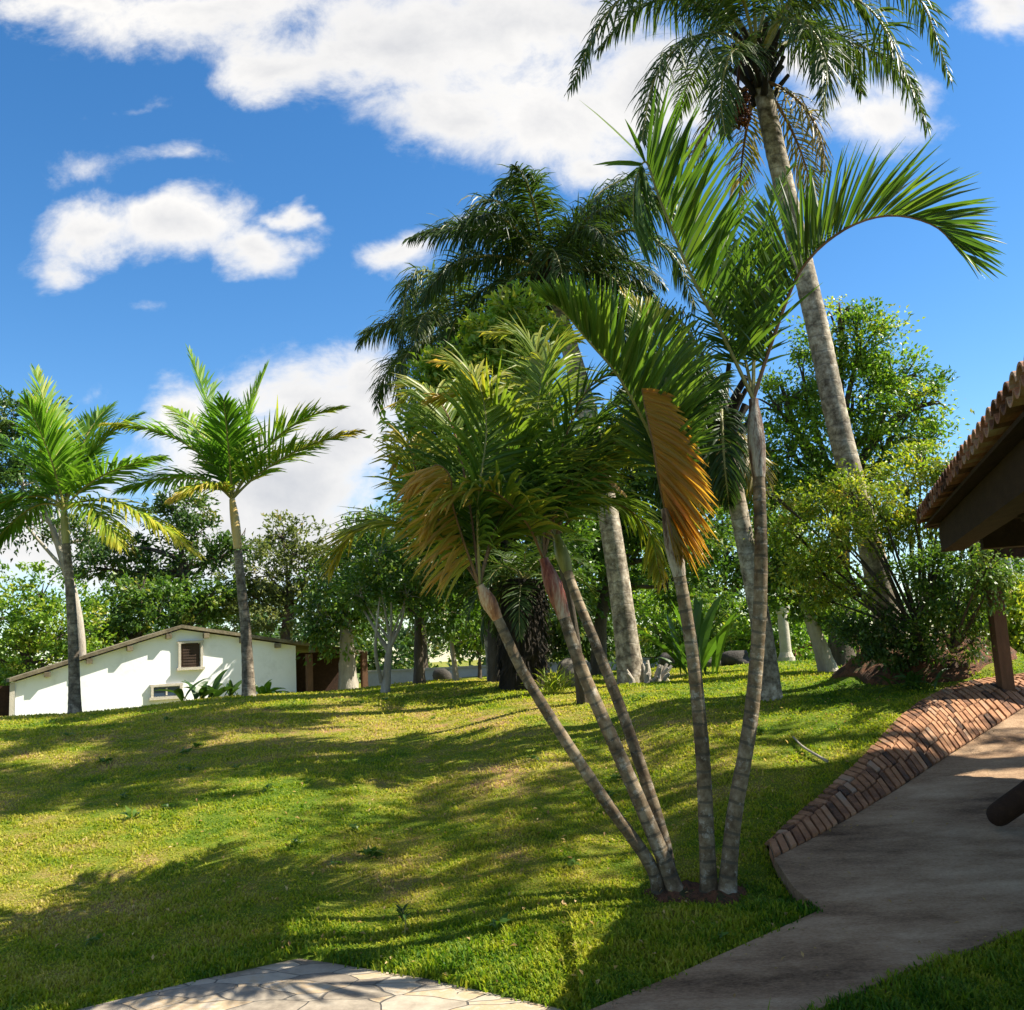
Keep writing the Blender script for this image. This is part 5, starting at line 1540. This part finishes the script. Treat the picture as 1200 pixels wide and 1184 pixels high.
def lawn_weeds():
    rng = RN(335)
    mb = MB()
    for _ in range(45):
        y = rng.uniform(4.9, 14); x = rng.uniform(-.58 * y, .3 * y)
        if inside(patio_poly, np.array([x]), np.array([y]))[0] or inside(ramp_poly, np.array([x]), np.array([y]))[0] or inside(bank_poly, np.array([x]), np.array([y]))[0]: continue
        k = int(rng.integers(6, 16))
        a = rng.uniform(0, 6.28, k)
        d = np.stack([np.cos(a), np.sin(a), rng.uniform(.2, 1.2, k)], 1)
        c = np.array([x, y, float(lawn_z(np.array(x), np.array(y))) + .012]) + rng.normal(0, .012, (k, 3)) * [1, 1, .2]
        leaves(mb, c, rng.uniform(.05, .10), rng, rng.uniform(.2, .7, k), up=.8, aspect=.38, dirs=d * 2)
    tag(mb.build('lawn_weeds', M['leaf_mid']), kind='stuff')


lawn_weeds()


# root mass at the feet of the clumps
def clump_roots():
    rng = RN(341)
    for c, nm in ((gA, 'a'), (gB, 'b')):
        par = [o for o in COL.objects if o.name.startswith('clumping_palm') and o.parent is None and abs(o.location.x - c[0]) < 1e-4][0]
        a = np.linspace(0, 2 * math.pi, 40, endpoint=False); f = np.linspace(0, 1, 12)
        A, Fr = np.meshgrid(a, f)
        x = c[0] + .24 * Fr * np.cos(A) * (1 + .15 * np.sin(3 * A)); y = c[1] + .19 * Fr * np.sin(A) * (1 + .15 * np.sin(4 * A))
        z = lawn_z(x, y) + .05 * np.cos(Fr * math.pi / 2) + .012 * np.sin(40 * x) * np.sin(37 * y + 2 * np.sin(31 * x)) - .02 * Fr
        ii, jj = np.meshgrid(np.arange(11), np.arange(40), indexing='ij')
        MB().add(np.stack([x, y, z], -1), np.stack([ii * 40 + jj, ii * 40 + (jj + 1) % 40, (ii + 1) * 40 + (jj + 1) % 40, (ii + 1) * 40 + jj], -1).reshape(-1, 4)).build('root_soil', M['soil'], par, smooth=True)


clump_roots()


# ------------------------------------------------------------------ porch on the slope beside the ramp
def porch():
    K = P(1077, 614, 8.0)                                             # far corner of the eave
    ds = min(np.arange(2.5, 5, .01), key=lambda q: abs(P(1200, 462, q)[2] - K[2]))
    e1 = P(1200, 462, ds) - K; e1[2] = 0; e1 = unit(e1)                            # eave that comes towards us
    e2 = np.array([-e1[1], e1[0], 0.0])                                 # eave that runs off beside the ramp
    if e2[0] < 0: e2 = -e2
    root = thing('tiled_porch', 'porch roof of old clay tiles on dark timber beams beside the ramp', 'porch', [K[0] + 1.2, K[1] - 2, .5])
    up = np.array([0, 0, 1.0])
    L1, L2, pitch = 5.6, 5.0, math.tan(math.radians(9))
    rng = RN(401)
    z0 = K[2]

    def rp(s, t, dz=0.0):                                               # s along e1 from the corner, t in from the eave
        return np.array([K[0], K[1], z0]) + e1 * s + e2 * t + up * (pitch * min(t, 1e9) + dz)
    # the slope above the near eave: rows of half-round tiles, each tile a short tapering barrel
    pitch_w = .155
    hip = lambda s: s                                                    # the hip leaves the corner at 45 degrees
    tl = MB()
    n = int(L1 / pitch_w)
    for i in range(n):
        s = (i + .5) * pitch_w
        tmax = min(2.4, max(.3, s + .1))
        rows = max(1, int(tmax / .36))
        for k in range(rows):
            t0 = k * .36 - .02; t1 = t0 + .42
            ti = np.clip(rng.normal(.5, .3), 0, 1)
            for kind in (0, 1):                                         # channel below, cover above
                ss = s + (pitch_w / 2 if kind else 0)
                a = np.linspace(0, math.pi, 9)
                rings = []
                for t, r_ in ((t0, .074), (t1, .06)):
                    c = rp(ss, t, .028 * k * 0 + (.035 if kind else .03) + (.02 if t == t0 else .0) + rng.normal(0, .003))
                    sgn = 1 if kind else -1
                    rings.append(np.array([c + e1 * (math.cos(x) * r_) + up * (sgn * math.sin(x) * r_ * .75) for x in a]))
                    rings.append(np.array([c + e1 * (math.cos(x) * (r_ - .014)) + up * (sgn * math.sin(x) * (r_ - .018) * .75) for x in a]))
                o0, i0, o1, i1 = rings
                v = np.vstack([o0, o1, i0, i1]); m = 9
                q = []
                for j in range(m - 1):
                    q += [[j, j + 1, m + j + 1, m + j], [2 * m + j, 3 * m + j, 3 * m + j + 1, 2 * m + j + 1], [j, 2 * m + j, 2 * m + j + 1, j + 1], [m + j, m + j + 1, 3 * m + j + 1, 3 * m + j]]
                q += [[0, m, 3 * m, 2 * m], [m - 1, 3 * m - 1, 4 * m - 1, 2 * m - 1]]
                tl.add(v, q, 0, ti)
    roof = tl.build('roof_tiles', M['tile'], root)
    # boarding under the tiles, both slopes that meet at the hip
    bd = MB()
    far = 2.6
    bd.prism([rp(.02, .03, -.05), rp(L1, .03, -.05), rp(L1, far, -.05), rp(far, far, -.05)], up * .022)
    P2 = lambda t, s: np.array([K[0], K[1], z0]) + e2 * t + e1 * s + up * pitch * s
    bd.prism([P2(.05, .03) - up * .052, P2(far, far) - up * .052, P2(L2, far) - up * .052, P2(L2, .03) - up * .052], up * .022)
    bd.build('soffit_boards', M['timber'], root)
    # hip tiles of the far slope: a row along its eave
    ft = MB()
    for i in range(int(L2 / pitch_w)):
        s = (i + .5) * pitch_w
        a = np.linspace(0, math.pi, 9); rings = []
        for t in (-.02, min(s + .12, 1.0)):
            c = P2(s, t) + up * .03
            rings.append(np.array([c + e2 * math.cos(x) * .074 + up * math.sin(x) * .06 for x in a]))
            rings.append(np.array([c + e2 * math.cos(x) * .062 + up * math.sin(x) * .047 for x in a]))
        o0, i0, o1, i1 = rings; v = np.vstack([o0, o1, i0, i1]); m = 9; q = []
        for j in range(m - 1):
            q += [[j, j + 1, m + j + 1, m + j], [2 * m + j, 3 * m + j, 3 * m + j + 1, 2 * m + j + 1], [j, 2 * m + j, 2 * m + j + 1, j + 1]]
        ft.add(v, q, 0, np.clip(rng.normal(.45, .3), 0, 1))
    ft.build('eave_tiles', M['tile'], root)
    # plates and rafters
    R1 = np.column_stack([e1, e2, up])
    zb = z0 - .15
    MB().box(np.array([K[0], K[1], zb]) + e1 * (L1 / 2 + .22) + e2 * .2, (L1 / 2, .08, .11), R1).build('eave_beam', M['timber'], root)
    MB().box(np.array([K[0], K[1], zb - .004]) + e2 * (L2 / 2 + .42) + e1 * .2, (.08, L2 / 2, .106), R1).build('eave_beam', M['timber'], root)
    for i in range(7):
        s = .75 + i * .75
        a_, b_ = rp(s, .3, -.1), rp(s, min(2.5, s + .1), -.1)
        ax = unit(b_ - a_); ln = np.linalg.norm(b_ - a_); nn = np.cross(ax, e1)
        MB().box(.5 * (a_ + b_), (ln / 2, .035, .05), np.column_stack([ax, e1, nn])).build('rafter', M['timber'], root)
    # tie beams and the posts that carry the plates (out to the side of the view)
    for s in (2.6, 5.4):
        c = np.array([K[0], K[1], 0]) + e1 * s + e2 * 2.6
        g = float(ramp_h(c[0], c[1]))
        c2 = np.array([K[0], K[1], zb - .05]) + e1 * s + e2 * 1.5
        MB().box(c2, (.07, 1.2, .09), R1).build('tie_beam', M['timber'], root)
        MB().box([c[0], c[1], (g - .1 + zb) / 2], (.09, .09, (zb - g + .1) / 2), R1).build('post', M['post'], root)


porch()


def gate_frame():
    d = 9.3
    b = P(1177, 792, d)
    root = thing('post_frame', 'brown square post beyond the brick band with a dark lintel', 'post', b)
    top = P(1160, 655, d)
    g = float(lawn_h(b[0], b[1])) - .1
    c = np.array([b[0], b[1], (g + top[2]) / 2])
    MB().box(c, (.058, .058, (top[2] - g) / 2)).build('post', M['post'], root)
    MB().box([b[0] + .75, b[1], top[2] + .06], (.9, .07, .06)).build('lintel', M['timber'], root)
    m = MB(); rng = RN(5)
    for i in range(11):
        c = np.array([b[0] - .1 + i * .17, b[1], top[2] + .125])
        a = np.linspace(0, math.pi, 7)
        v = np.vstack([[c + [math.cos(x) * .085, y, math.sin(x) * .07] for x in a] for y in (-.2, .2)])
        m.add(v, [[j, j + 1, 8 + j, 7 + j] for j in range(6)], 0, rng.random())
    m.build('tile_cap', M['tile'], root)


gate_frame()


def light_pole():
    b = ground(1200, 16)
    r = thing('light_pole', 'thin grey metal pole standing past the porch post', 'pole', b)
    t = P(1178, 640, 16)
    MB().tube(catmull([b - [0, 0, .1], .5 * (b + t), t], 10), np.linspace(.06, .05, 10), 10).build('shaft', M['metal'], r, smooth=True)
    MB().tube([t, t + [0, 0, .05], t + [0, 0, .1]], [.07, .09, .03], 10).build('cap', M['metal'], r, smooth=True)


light_pole()


def log_rail():
    a = hit(1156, 972, ramp_h)
    d = a[1]
    root = thing('timber_rail', 'thick dark timber with rounded end resting on the ramp edge', 'timber', a)
    ax = P(1290, 868, d - .35) - P(1163, 958, d)
    n = 16
    t = np.linspace(0, 1, n)
    C = P(1160, 962, d) + ax * t[:, None]
    r = .075 * np.concatenate([[.25, .6, .85, .97], np.full(n - 4, 1.0)])
    C[:4] = C[0] + unit(ax) * np.array([0, .012, .035, .07])[:, None]
    mb = MB().tube(C, r, 14, 0, .5)
    mb.build('beam', M['timber'], root, smooth=True)
    e = C[-1]
    g = float(ramp_h(e[0], e[1]))
    MB().box([e[0] - .05, e[1], (e[2] + g) / 2 - .05], (.05, .05, max(.05, (e[2] - g) / 2))).build('foot', M['timber'], root)


log_rail()
